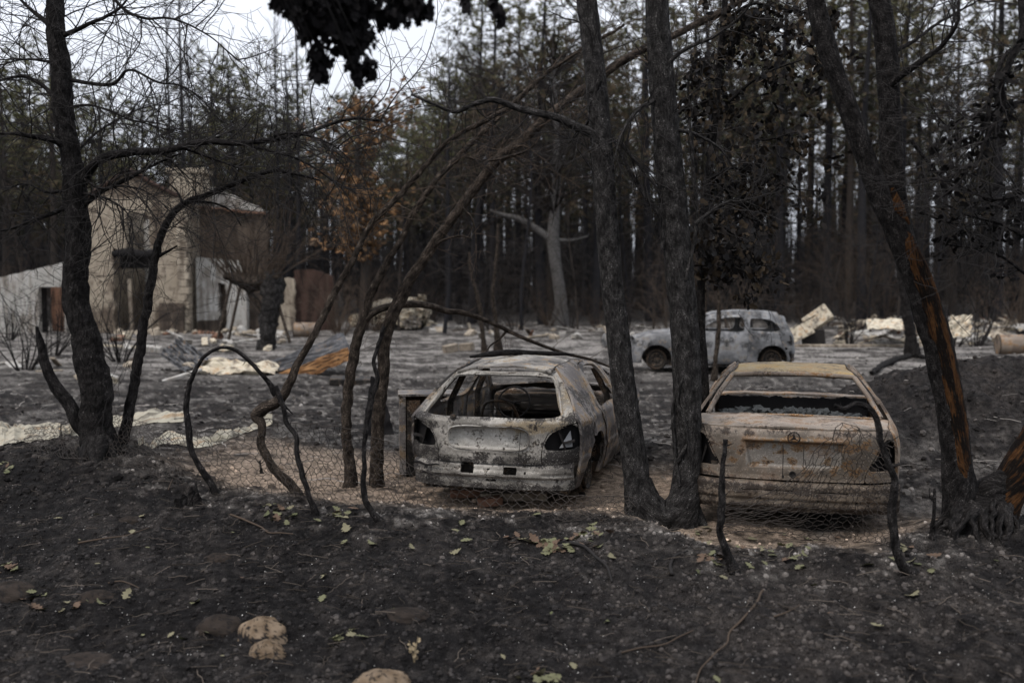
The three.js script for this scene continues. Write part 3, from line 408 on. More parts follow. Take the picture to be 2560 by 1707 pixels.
// --- the rust-brown saloon
const saloon = thing('burnt_saloon', 'burnt out rust brown saloon with a star emblem on its boot lid', 'car');
placeCar(saloon, 1982, 7.88, 0.262);
{
  const plate = poly([[-0.375, 0.755], [0.385, 0.755], [0.345, 0.545], [-0.335, 0.545]]);
  const S = {
    seed: 7, len: 4.4, bow: 0.035, wrap: 0.15, corner: 0.05, nose: 0.1, sill: 0.19, tuck: 0.13, rim: 0.19,
    base: [[0.1, 0.78], [0.2, 0.81], [0.34, 0.835], [0.5, 0.845], [0.7, 0.84], [0.82, 0.815], [0.9, 0.775], [0.97, 0.73], [1.1, 0.635], [1.19, 0.565], [1.25, 0.48]],
    prof: [[0.1, 0.03], [0.43, 0.02], [0.45, 0.05], [0.56, 0.04], [0.78, 0.0], [0.82, 0.004], [0.85, 0.03], [0.88, 0.10]],
    top: [[0, 0.838], [0.06, 0.853], [0.3, 0.872], [0.54, 0.885], [0.72, 0.935], [1.2, 1.195], [1.5, 1.225], [2.1, 1.215], [2.4, 1.13], [3.0, 0.80], [3.6, 0.75], [4.2, 0.68], [4.5, 0.6]],
    crown: q => 0.022, rear: { y0: 0.445, y1: 0.852 },
    gate: [[0.735, 0.98], [0.73, 0.86], [0.70, 0.80], [0.655, 0.70], [0.585, 0.56], [0.56, 0.51], [0.545, 0.40]],
    lamp: [[0.592, 0.54], [0.65, 0.655], [0.705, 0.778], [0.74, 0.79], [0.775, 0.755], [0.788, 0.65], [0.788, 0.54], [0.70, 0.53]], lampC: [0.72, 0.6],
    rearHoles: [circ(0.0, 0.493, 0.022), circ(-0.155, 0.685, 0.006), circ(0.145, 0.67, 0.006), circ(-0.16, 0.585, 0.005)],
    emboss: (x, y) => 0.036 * (1 - sstep(-0.016, 0.004, plate(x, y))) - 0.012 * (1 - sstep(0.006, 0.02, Math.abs(y - 0.772))) * (1 - sstep(0.36, 0.42, Math.abs(x))),
    beam: { x: 0.83, y0: 0.19, y1: 0.432, wrap: 0.15, prof: (x, y) => 0.0 + 0.02 * sstep(0.40, 0.43, y) + 0.003 * (1 - sstep(0.004, 0.012, Math.abs(y - 0.362))) + 0.008 * n2(x * 3 + 5, y * 6) + 0.018 * (1 - sstep(0.285, 0.30, y)) + 0.03 * (1 - sstep(0.19, 0.24, y)), holes: [circ(-0.25, 0.293, 0.012), circ(0.2, 0.288, 0.013), circ(0.49, 0.285, 0.015), rrect(-0.2, 0.363, 0.42, 0.007, 0.003), rrect(0.3, 0.362, 0.26, 0.008, 0.003)] },
    doors: [[[1.3, 0.9], [1.36, 1.1], [1.5, 1.175], [1.95, 1.185], [2.02, 0.9], [2.02, 0.25], [1.62, 0.23], [1.5, 0.45], [1.35, 0.62]], [[2.05, 1.17], [2.3, 1.13], [2.95, 0.9], [3.06, 0.8], [3.05, 0.3], [2.95, 0.23], [2.05, 0.23], [2.045, 0.7]]],
    windows: [[[1.22, 0.96], [1.34, 1.07], [1.5, 1.15], [1.92, 1.155], [1.95, 0.97], [1.5, 0.95]], [[2.1, 0.96], [2.1, 1.14], [2.28, 1.11], [2.72, 0.955], [2.4, 0.95]]],
    handles: [[1.5, 0.8], [2.2, 0.8]], arches: [[0.95, 0.3, 0.35], [3.62, 0.3, 0.35]],
    skins: [['roof', 1.17, 2.15, M.roofTan], ['boot_lid', 0.035, 0.56, M.saloonTop], ['bonnet', 3.02, 4.28, M.rusty]], skinBow: -0.02, drip: [0.8, 2.12],
    seats: [[-0.35, 1.95, 0.3], [0.36, 1.95, 0.28]], cabin: [1.0, 2.72, 0.66],
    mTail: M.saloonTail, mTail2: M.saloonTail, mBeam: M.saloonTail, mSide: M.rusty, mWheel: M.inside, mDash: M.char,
  };
  const K = buildCar(saloon, S);
  const star = new G(), c = K.rearMap(0.005, 0.795).add(V(0, 0, 0.012)), ring = []; for (let k = 0; k <= 32; k++) { const a = k / 32 * Math.PI * 2; ring.push(V(c.x + Math.cos(a) * 0.046, c.y + Math.sin(a) * 0.046, c.z)); } star.tube(ring, () => 0.0042, 6);
  for (let k = 0; k < 3; k++) { const a = Math.PI / 2 + k * Math.PI * 2 / 3, e = V(c.x + Math.cos(a) * 0.045, c.y + Math.sin(a) * 0.045, c.z), p = V(-Math.sin(a), Math.cos(a), 0).multiplyScalar(0.0085), f = c.clone().add(V(0, 0, 0.006)); const l = c.clone().add(p), r = c.clone().sub(p); star.tri(l, f, e); star.tri(f, r, e); star.tri(r, l, e); } mesh('star_emblem', star, M.char, saloon);
  const fr = new G(); for (const s of [-1, 1]) fr.tube([V(s * 0.71, 0.90, -0.57), V(s * 0.63, 1.05, -0.86), V(s * 0.535, 1.18, -1.16)], () => 0.022, 6); fr.tube([V(-0.53, 1.182, -1.17), V(-0.2, 1.2, -1.155), V(0.2, 1.2, -1.155), V(0.53, 1.182, -1.17)], () => 0.022, 6); fr.tube([V(-0.71, 0.895, -0.55), V(0, 0.908, -0.53), V(0.71, 0.895, -0.55)], () => 0.012, 5); mesh('rear_window_frame', fr, M.rusty, saloon);
  const sh = new G(); sh.box(0, 0.82, -0.93, 1.3, 0.015, 0.66); mesh('parcel_shelf', sh, M.inside, saloon);
  const back = new G(), R = rng(5); panel(back, [-0.72, 0.72, 0.3, 1.2], 0.02, (x, y) => Math.max(Math.abs(x) - 0.66, 0.36 - y, y - 0.965 - 0.012 * n2(x * 6, 1) - 0.008 * n2(x * 21, 4)), (x, y) => V(x, y, -(1.32 + 0.15 * (y - 0.5) + 0.012 * n2(x * 4, y * 4))), 0.05); mesh('rear_seat_back', back, M.char, saloon);
  const melt = new G(); const spots = [[-0.42, 0.16, 0.05], [-0.27, 0.15, 0.055], [-0.12, 0.10, 0.045], [-0.02, 0.11, 0.06], [0.07, 0.10, 0.06], [0.16, 0.10, 0.055], [0.25, 0.11, 0.05], [0.36, 0.12, 0.035], [-0.55, 0.12, 0.03], [0.5, 0.12, 0.03]]; for (const [x, w, h] of spots) { const s = new THREE.IcosahedronGeometry(1, 3), P = s.attributes.position; for (let i = 0; i < P.count; i++) { const a = P.getX(i), b = P.getY(i), q = P.getZ(i), k = 1 + 0.35 * n3(a * 2 + x * 20, b * 2, q * 2) + 0.2 * n3(a * 6 + x * 9, b * 6, q * 6); P.setXYZ(i, a * w * 0.72 * k, b * h * 1.25 * k, q * 0.13 * k); } s.computeVertexNormals(); melt.add(s, new THREE.Matrix4().makeTranslation(x, 0.875, -0.70 - R() * 0.08)); } mesh('melted_glass', melt, mat({ color: lin(0.05, 0.053, 0.052), roughness: 0.7, specularIntensity: 0.3, bumpMap: metalBump, bumpScale: 0.01 }), saloon);
  const wire2 = new G(), wires = new G(); wires.tube([V(-0.078, 0.745, 0.01), V(-0.075, 0.63, 0.012), V(-0.078, 0.49, 0.01), V(-0.07, 0.475, 0.015)], () => 0.003, 4).box(-0.074, 0.478, 0.0, 0.018, 0.022, 0.02); wire2.tube([V(0.083, 0.74, 0.01), V(0.082, 0.64, 0.012), V(0.078, 0.57, 0.01), V(0.092, 0.545, 0.012), V(0.105, 0.56, 0.012), V(0.09, 0.63, 0.012)], () => 0.003, 4); mesh('hanging_cable', wire2, M.dark, saloon); mesh('hanging_cable', wires, M.dark, saloon);
  const lock = new G().add(new THREE.TorusGeometry(0.022, 0.006, 6, 18), new THREE.Matrix4().makeTranslation(0, 0.493, -0.045)); lock.add(new THREE.CylinderGeometry(0.02, 0.02, 0.03, 14), new THREE.Matrix4().makeRotationX(Math.PI / 2).setPosition(0, 0.493, -0.065)); mesh('boot_lock', lock, M.dark, saloon);
}

// --- the blue-grey small car side-on in the yard
const small = thing('burnt_small_car', 'burnt out blue grey three door car standing side on in the yard', 'car');
{ const p = at(1958, 900, 23.3); small.position.set(p.x, 0.02, p.z + 0.75); small.rotation.y = Math.PI / 2 - 0.06;
  const S = {
    seed: 17, len: 3.72, bow: 0.06, wrap: 0.14, corner: 0.06, nose: 0.16, sill: 0.2, tuck: 0.13, rim: 0.2,
    base: [[0.1, 0.72], [0.25, 0.78], [0.5, 0.81], [0.7, 0.81], [0.85, 0.78], [1.0, 0.70], [1.2, 0.58], [1.3, 0.5], [1.36, 0.42]],
    prof: [[0.1, 0.08], [0.4, 0.0], [0.6, 0.02], [0.8, 0.05], [1.2, 0.22], [1.3, 0.30]],
    top: [[0, 1.22], [0.22, 1.26], [0.6, 1.315], [1.2, 1.335], [1.75, 1.305], [2.1, 1.19], [2.65, 0.90], [3.2, 0.83], [3.62, 0.72], [3.8, 0.55]],
    crown: () => 0.03, rear: { y0: 0.42, y1: 1.23 }, gate: [[0.5, 1.4], [0.52, 1.2], [0.64, 0.85], [0.62, 0.6], [0.55, 0.38]], lamp: [[0.68, 0.6], [0.68, 0.82], [0.73, 0.82], [0.745, 0.6]], lampC: [0.71, 0.7],
    rearHoles: [blob([[-0.5, 0.8], [-0.42, 1.15], [0, 1.18], [0.42, 1.15], [0.5, 0.8], [0, 0.78]])],
    beam: { x: 0.7, y0: 0.24, y1: 0.41, wrap: 0.1, prof: () => 0.03, holes: [] },
    doors: [[[1.12, 0.85], [1.14, 1.2], [1.3, 1.25], [1.7, 1.235], [2.0, 1.13], [2.4, 0.9], [2.46, 0.7], [2.44, 0.28], [1.2, 0.26], [1.14, 0.5]]],
    windows: [[[0.42, 0.94], [0.5, 1.06], [0.62, 1.14], [0.98, 1.175], [1.05, 1.16], [1.06, 0.94], [0.9, 0.91], [0.5, 0.9]], [[1.22, 0.92], [1.22, 1.17], [1.35, 1.2], [1.68, 1.17], [1.95, 1.06], [2.15, 0.93], [1.7, 0.9]]],
    handles: [[1.3, 0.78]], bothHoles: [blob([[-0.2, 0.1], [-0.2, 0.5], [0.16, 0.52], [0.24, 0.44], [0.2, 0.3], [0.24, 0.1]]), blob([[0.0, 0.62], [0.02, 0.88], [0.17, 0.86], [0.19, 0.74], [0.13, 0.62]]), circ(0.3, 0.53, 0.035)], arches: [[0.6, 0.28, 0.33], [3.12, 0.28, 0.33]], skins: [['roof', 0.42, 1.98, M.bluish], ['bonnet', 2.65, 3.6, M.bluish]], seats: [[-0.33, 1.5, 0.4], [0.33, 1.5, 0.4]], cabin: [1, 2.25, 0.78],
    mTail: M.bluish, mTail2: M.bluish, mBeam: M.inside, mSide: M.bluish, mWheel: M.inside,
  };
  buildCar(small, S);
}

// ---------------------------------------------------------------- the pine forest behind the yard
const NEEDLE = [[0.092, 0.092, 0.044], [0.082, 0.073, 0.044], [0.038, 0.039, 0.026], [0.082, 0.062, 0.040]];
function blades(g, c, n, len, wid, col, R, up = 0.2) {                                                  // a tuft of needle sprays or leaves
  for (let k = 0; k < n; k++) {
    const d = V(R() - 0.5, R() - 0.5 + up, R() - 0.5).normalize(), s = V(R() - 0.5, R() - 0.5, R() - 0.5).cross(d).normalize().multiplyScalar(wid * (0.6 + 0.8 * R())), L = len * (0.6 + 0.7 * R());
    const a = c.clone().addScaledVector(d, -0.1 * L), e = c.clone().addScaledVector(d, L), m = c.clone().addScaledVector(d, L * 0.45), k2 = 0.65 + 0.7 * R(), q = [col[0] * k2, col[1] * k2, col[2] * k2];
    g.tri(a, m.clone().add(s), e, q); g.tri(a, e, m.clone().sub(s), q);
  }
}
function makePine(seed, H, from, o = {}) {
  const R = rng(seed), tr = new G(), cr = new G(), lean = V((R() - 0.5) * 0.5, H, (R() - 0.5) * 0.5), mid = V((R() - 0.5) * 0.4, H * 0.5, (R() - 0.5) * 0.4), r0 = 0.11 + H * 0.0065;
  const [pts] = catmull([V(0, -0.15, 0), mid, lean], [1, 1, 1], 0.9); tr.tube(pts, t => r0 * (1 - 0.85 * t), 7, undefined, 0.1, seed);
  const pick = h => { const q = sstep(from, 1, h) * 0.75 + R() * 0.5 - 0.2 + (o.green || 0); return q > 0.62 ? NEEDLE[0] : q > 0.36 ? NEEDLE[1] : R() < 0.5 ? NEEDLE[2] : NEEDLE[3]; };
  for (let k = 0; k < 16; k++) { const h = 0.25 + R() * (from - 0.2), p = pts[Math.min(pts.length - 1, Math.floor(h * (pts.length - 1)))].clone(), a = R() * 6.3, L = 0.6 + R() * 1.4; tr.tube([p, p.clone().add(V(Math.cos(a) * L * 0.6, L * 0.1, Math.sin(a) * L * 0.6)), p.clone().add(V(Math.cos(a) * L, -L * 0.1 * R(), Math.sin(a) * L))], t => 0.022 * (1 - 0.7 * t), 3); }
  const nb = Math.round((o.branches || 52) * 0.9);
  for (let k = 0; k < nb; k++) {
    const h = from + (1 - from) * (k + R()) / nb, t = h * (pts.length - 1), j = Math.min(pts.length - 2, Math.floor(t)), p = pts[j].clone().lerp(pts[j + 1], t - j), a = k * 2.4 + R(), w = (1 - h) / (1 - from), L = (o.wide || 2.1) * (0.25 + 0.95 * Math.sin(Math.min(1, w * 1.05 + 0.08) * 2.0) ) * (0.65 + 0.6 * R());
    const up = 0.15 + 0.5 * (1 - w) * R() - 0.15 * w, e = p.clone().add(V(Math.cos(a) * L, L * up, Math.sin(a) * L)), m = p.clone().lerp(e, 0.55).add(V(0, -0.08 * L, 0));
    cr.tube([p, m, e], t2 => 0.035 * (1 - 0.7 * t2), 3, [0.03, 0.027, 0.025]);
    const nt = Math.max(3, Math.round(L * 4.2));
    for (let s = 0; s < nt; s++) { const f = 0.42 + 0.62 * (s + R()) / nt, c = f < 0.55 ? p.clone().lerp(m, f / 0.55) : m.clone().lerp(e, (f - 0.55) / 0.45); c.add(V((R() - 0.5) * 0.36 * L * f, (R() - 0.35) * 0.36, (R() - 0.5) * 0.36 * L * f)); blades(cr, c, 5, 0.30, 0.034, pick(h), R, 0.35); }
  }
  return { tr: tr.geo(), cr: cr.geo(), H };
}
const pines = [makePine(101, 12.0, 0.42, { wide: 2.0, green: 0.12 }), makePine(102, 13.2, 0.45, { wide: 2.2, green: 0.15 }), makePine(103, 17.5, 0.46, { wide: 2.3, branches: 64 }), makePine(104, 19.5, 0.5, { wide: 2.4, branches: 64, green: 0.1 }), makePine(105, 15.5, 0.35, { wide: 2.0, branches: 58, green: -0.12 }), makePine(106, 21, 0.52, { wide: 2.5, branches: 66, green: 0.05 })];
{
  const R = rng(77), spots = [], blocked = (x, d) => (x > -19 && x < -4.5 && d < 52) ? true : (d < 46);
  const shortSide = x => 1 - sstep(-2, 7, x);
  let tries = 0;
  while (spots.length < 232 && tries++ < 20000) {
    const d = 46 + 52 * R() ** 1.25, x = (R() * 2 - 1) * d * 0.6;
    if (blocked(x, d)) continue;
    const gap = d < 60 ? 2.0 : 1.5; if (spots.some(s => (s[0] - x) ** 2 + (s[1] - d) ** 2 < gap * gap)) continue;
    spots.push([x, d]);
  }
  const labels = { near: 'scorched pine in the first rows of the forest behind the yard', deep: 'slender scorched pine deep in the forest behind the yard' };
  for (const [x, d] of spots) {
    const left = x / d < -0.05, k = left ? Math.floor(R() * 2) : R() < 0.25 ? 4 : 2 + Math.floor(R() * 4) % 4, P = pines[k === 2 + 4 ? 5 : k], s = (0.85 + 0.3 * R()) * (left && x / d > -0.33 && x / d < -0.05 ? 0.98 + 0.003 * (d - 46) : 1);
    const t = thing('pine_tree', d < 62 ? labels.near : labels.deep, 'tree', [x, heightAt(x, -d), -d], R() * 6.3, d < 62 ? 'pines at the forest edge' : 'pines deep in the forest');
    t.scale.set(s * (0.85 + 0.3 * R()), s, s * (0.85 + 0.3 * R())); mesh('trunk', P.tr, R() < 0.2 ? M.barkFarBrown : M.barkFar, t); mesh('crown', P.cr, M.needles, t, true);
  }
  // the far wood that reads as one mass
  const far = (name, geo, m, n, seed) => { const r = rng(seed), I = new THREE.InstancedMesh(geo, m, n), q = new THREE.Matrix4(), e = new THREE.Euler(); for (let i = 0; i < n; i++) { const d = 92 + 110 * r() ** 1.1, x = (r() * 2 - 1) * d * 0.85, s = 0.75 + 0.35 * r(); e.set(0, r() * 6.3, 0); q.makeRotationFromEuler(e).scale(V(s, s, s)).setPosition(x, heightAt(x, -d) - 0.1, -d); I.setMatrixAt(i, q); } I.name = name; I.castShadow = I.receiveShadow = true; scene.add(I); return I; };
  tag(far('far_wood', mergeGeometries([pines[1].tr, pines[4].tr.clone().translate(1.7, 0, 1.2)].map(g => { const c = g.clone(); c.deleteAttribute('color'); return c; })), M.barkFar, 1500, 5), 'mass of burnt trunks standing far back in the wood', 'wood', null, 'stuff');
  tag(far('far_crowns', pines[0].cr, M.needles, 90, 6), 'mass of scorched needles far back in the wood', 'wood', null, 'stuff');
}
{ const r = rng(7), g = bush(219, 3.2, 10, { rmin: 0.012, r: 0.03, density: 1.2 }), I = new THREE.InstancedMesh(g, M.twig, 170), q = new THREE.Matrix4(), e = new THREE.Euler(); for (let i = 0; i < 170; i++) { const d = 54 + 60 * r(), x = (r() * 2 - 1) * d * 0.7, s = 0.8 + 0.9 * r(); e.set(0, r() * 6.3, 0); q.makeRotationFromEuler(e).scale(V(s, s, s)).setPosition(x, heightAt(x, -d), -d); I.setMatrixAt(i, q); } I.name = 'undergrowth'; I.castShadow = I.receiveShadow = true; scene.add(I); tag(I, 'burnt undergrowth between the pine trunks', 'undergrowth', null, 'stuff'); }
// bare young trees and bushes between the yard and the pines
function makeBare(seed, H, o = {}) { const R = rng(seed), tr = new G(), tw = new G(); const top = sprout(tr, V(0, -0.1, 0), V((R() - 0.5) * 0.15, 1, (R() - 0.5) * 0.15), H, o.r || 0.05, 0, { step: 0.35, wiggle: 0.14, curl: 0.03, up: 0.05, rmin: 0.006, levels: 0, density: 0 }, R); const n = o.n || 34; for (let k = 0; k < n; k++) { const f = 0.18 + 0.8 * (k + R()) / n, j = Math.floor(f * (top.length - 1)), p = top[j].clone().lerp(top[Math.min(top.length - 1, j + 1)], f * (top.length - 1) - j), a = R() * 6.3; sprout(tw, p, V(Math.cos(a), 0.5 + 0.9 * R(), Math.sin(a)), (o.len || 1.5) * (1.15 - 0.8 * f) * (0.6 + 0.8 * R()), 0.016, 1, { step: 0.3, wiggle: 0.25, curl: 0.08, up: 0.06, rmin: o.rmin || 0.005, levels: 2, density: 2.2 }, R); } return { tr: tr.geo(), tw: tw.geo() }; }
const bares = [makeBare(201, 6, { r: 0.06 }), makeBare(202, 8, { r: 0.07, n: 40 }), makeBare(203, 4.5, { r: 0.045, n: 26 })];
function bush(seed, H, n, o = {}) { const R = rng(seed), g = new G(); for (let k = 0; k < n; k++) { const a = R() * 6.3, t = 0.15 + 0.7 * R(); sprout(g, V(Math.cos(a) * 0.12, -0.05, Math.sin(a) * 0.12), V(Math.cos(a) * t, 1, Math.sin(a) * t), H * (0.55 + 0.6 * R()), o.r || 0.014, 0, { step: 0.2, wiggle: 0.2, curl: o.curl || 0.08, up: 0.02, rmin: o.rmin || 0.004, levels: 2, density: o.density || 1.8 }, R); } return g.geo(); }
const bushes = [bush(211, 2.6, 14), bush(212, 2.0, 18), bush(213, 3.4, 12)];
{
  const R = rng(88);
  for (let i = 0; i < 40; i++) { const d = 38 + 14 * R(), x = (-0.52 + 1.04 * (i + R()) / 40) * d; if (x > -18 && x < -5 && d < 49) continue; const B = bares[Math.floor(R() * 3)], t = thing('bare_tree', 'thin leafless young tree in front of the pine trunks', 'tree', onGround(x, -d), R() * 6, 'leafless young trees before the forest'), s = 0.8 + 0.5 * R(); t.scale.setScalar(s); mesh('trunk', B.tr, R() < 0.5 ? M.barkFarBrown : M.barkFar, t); mesh('twigs', B.tw, R() < 0.6 ? M.twigFar : M.twig, t, true); }
  for (let i = 0; i < 46; i++) { const d = 36 + 12 * R(), x = (-0.52 + 1.04 * (i + R()) / 46) * d; if (x > -19 && x < -9.5 && d < 48) continue; const t = mesh('burnt_bush', bushes[Math.floor(R() * 3)], R() < 0.65 ? M.twigFar : M.twigBrown); t.position.copy(onGround(x, -d)); t.rotation.y = R() * 6; t.scale.setScalar(0.7 + 0.6 * R()); tag(t, 'low burnt bush of bare brown twigs along the forest edge', 'bush', 'burnt bushes along the forest edge'); }
  // poles of dead trees rising above the pines over the house
  [[452, 430, 44, 17, 0], [420, 420, 47, 15.5, 1], [472, 430, 50, 14, 2], [742, 500, 46, 16.5, 1], [690, 500, 52, 15.5, 2]].forEach(([px, py, d, H, v]) => { const g = new G(), tw = new G(), r = rng(300 + px), p = at(px, py, d), b = onGround(p.x, p.z); const t = thing('dead_poplar', 'tall dead tree with steep thin branches rising above the house roof', 'tree', b, 0, 'tall dead trees behind the house'); g.tube([V(0, -0.1, 0), V(0.1, H * 0.5, 0), V(0.05, H, 0.1)], q => 0.13 * (1 - 0.85 * q), 6); for (let k = 0; k < 34; k++) { const f = 0.3 + 0.68 * r(), a = r() * 6.3; sprout(tw, V(0.1 * f, H * f, 0), V(Math.cos(a) * 0.42, 1, Math.sin(a) * 0.42), 2.9 * (1.1 - f * 0.7), 0.022, 1, { step: 0.6, wiggle: 0.08, curl: 0.015, up: 0.04, rmin: 0.007, levels: 2, density: 0.9 }, r); } mesh('trunk', g, M.barkFar, t); mesh('twigs', tw, M.twig, t, true); });
}
// the tree that kept its leaves, scorched orange
{
  const b = onGround(at(905, 700, 41).x, -41), t = thing('orange_leaved_tree', 'tree with heat scorched orange brown leaves behind the yard', 'tree', b), R = rng(310), tr = new G(), lf = new G(); const H = 10.2;
  limb(tr, [V(0, -0.2, 0), V(0.1, 3, 0), V(-0.1, 6, 0.1), V(0, H - 0.7, 0)], [0.17, 0.14, 0.1, 0.03], { seg: 7, step: 0.6 });
  for (let k = 0; k < 30; k++) { const h = 3.6 + 6 * R(), a = R() * 6.3, L = 2.7 * (1 - ((h - 6.8) / 4.2) ** 2 * 0.8) * (0.45 + 0.65 * R()); const pts = sprout(tr, V(0, h - 0.6, 0), V(Math.cos(a), 0.7, Math.sin(a)), L, 0.03, 0, { step: 0.4, wiggle: 0.2, curl: 0.05, up: 0.02, rmin: 0.006, levels: 1, density: 2 }, R); for (let j = 0; j < 40; j++) { const q = pts[Math.floor(R() * pts.length)].clone().add(V((R() - 0.5) * 0.9, (R() - 0.5) * 0.8, (R() - 0.5) * 0.9)), c = R() < 0.55 ? [0.185, 0.105, 0.052] : R() < 0.6 ? [0.13, 0.08, 0.045] : [0.075, 0.053, 0.035]; blades(lf, q, 2, 0.20, 0.07, c, R, -0.1); } }
  mesh('trunk', tr, M.barkFarBrown, t); mesh('leaves', lf, M.leafDead, t, true); t.scale.set(1.35, 1, 1.35);
}
// the big pale tree with a broken side limb
{
  const d = 45, b = onGround(at(1398, 805, d).x, -d), q = (px, py, e = d) => at(px, py, e).sub(b), t = thing('pale_barked_tree', 'large pale grey tree with one long bare limb reaching sideways', 'tree', b), g = new G(), lm = new G(), tw = new G(), R = rng(321);
  limb(g, [V(0, -0.3, 0), q(1402, 760), q(1394, 690), q(1383, 600), q(1388, 520), q(1392, 400), q(1386, 240), q(1380, 90)], [0.46, 0.29, 0.26, 0.29, 0.21, 0.17, 0.12, 0.05], { seg: 14, step: 0.25, rough: 0.12 });
  limb(lm, [q(1385, 605), q(1345, 575), q(1300, 548), q(1250, 535), q(1225, 525)], [0.2, 0.16, 0.13, 0.09, 0.05], { seg: 8, step: 0.3 }); const l2 = new G(); limb(l2, [q(1390, 600), q(1430, 600), q(1470, 590)], [0.1, 0.06, 0.03], { seg: 6, step: 0.3 });
  for (let k = 0; k < 90; k++) { const f = R(), p = q(1386 + (R() - 0.5) * 8, 560 - f * 430), a = R() * 6.3; sprout(tw, p, V(Math.cos(a), 0.25 + 0.8 * R(), Math.sin(a)), 4.4 * (1.1 - 0.6 * f) * (0.5 + 0.7 * R()), 0.05, 0, { step: 0.5, wiggle: 0.22, curl: 0.05, up: 0.03, rmin: 0.009, levels: 2, density: 1.5 }, R); }
  mesh('trunk', g, M.barkPale, t); mesh('limb', lm, M.barkPale, t); mesh('limb', l2, M.barkPale, t); mesh('twigs', tw, M.twigFar, t, true);
}
// spreading bare tree standing behind, right of the sky gap
{ const d = 48, b = onGround(at(1180, 700, d).x, -d), t = thing('bare_oak', 'spreading leafless oak against the sky right of the orange tree', 'tree', b), g = new G(), tw = new G(), R = rng(331); limb(g, [V(0, -0.2, 0), V(0.2, 4, 0), V(0.8, 8, 0.2), V(1.6, 12, 0)], [0.24, 0.2, 0.14, 0.05], { seg: 8, step: 0.6 }); for (let k = 0; k < 34; k++) { const f = 0.35 + 0.65 * R(), a = R() * 6.3; sprout(tw, V(1.4 * f * f, 12 * f, 0), V(Math.cos(a) - 0.25, 0.35 + 0.7 * R(), Math.sin(a) * 0.7), 3.9 * (0.5 + 0.6 * R()), 0.06, 0, { step: 0.45, wiggle: 0.3, curl: 0.05, up: 0.02, rmin: 0.008, levels: 3, density: 1.5 }, R); } mesh('trunk', g, M.barkFar, t); mesh('twigs', tw, M.twigFar, t, true); }

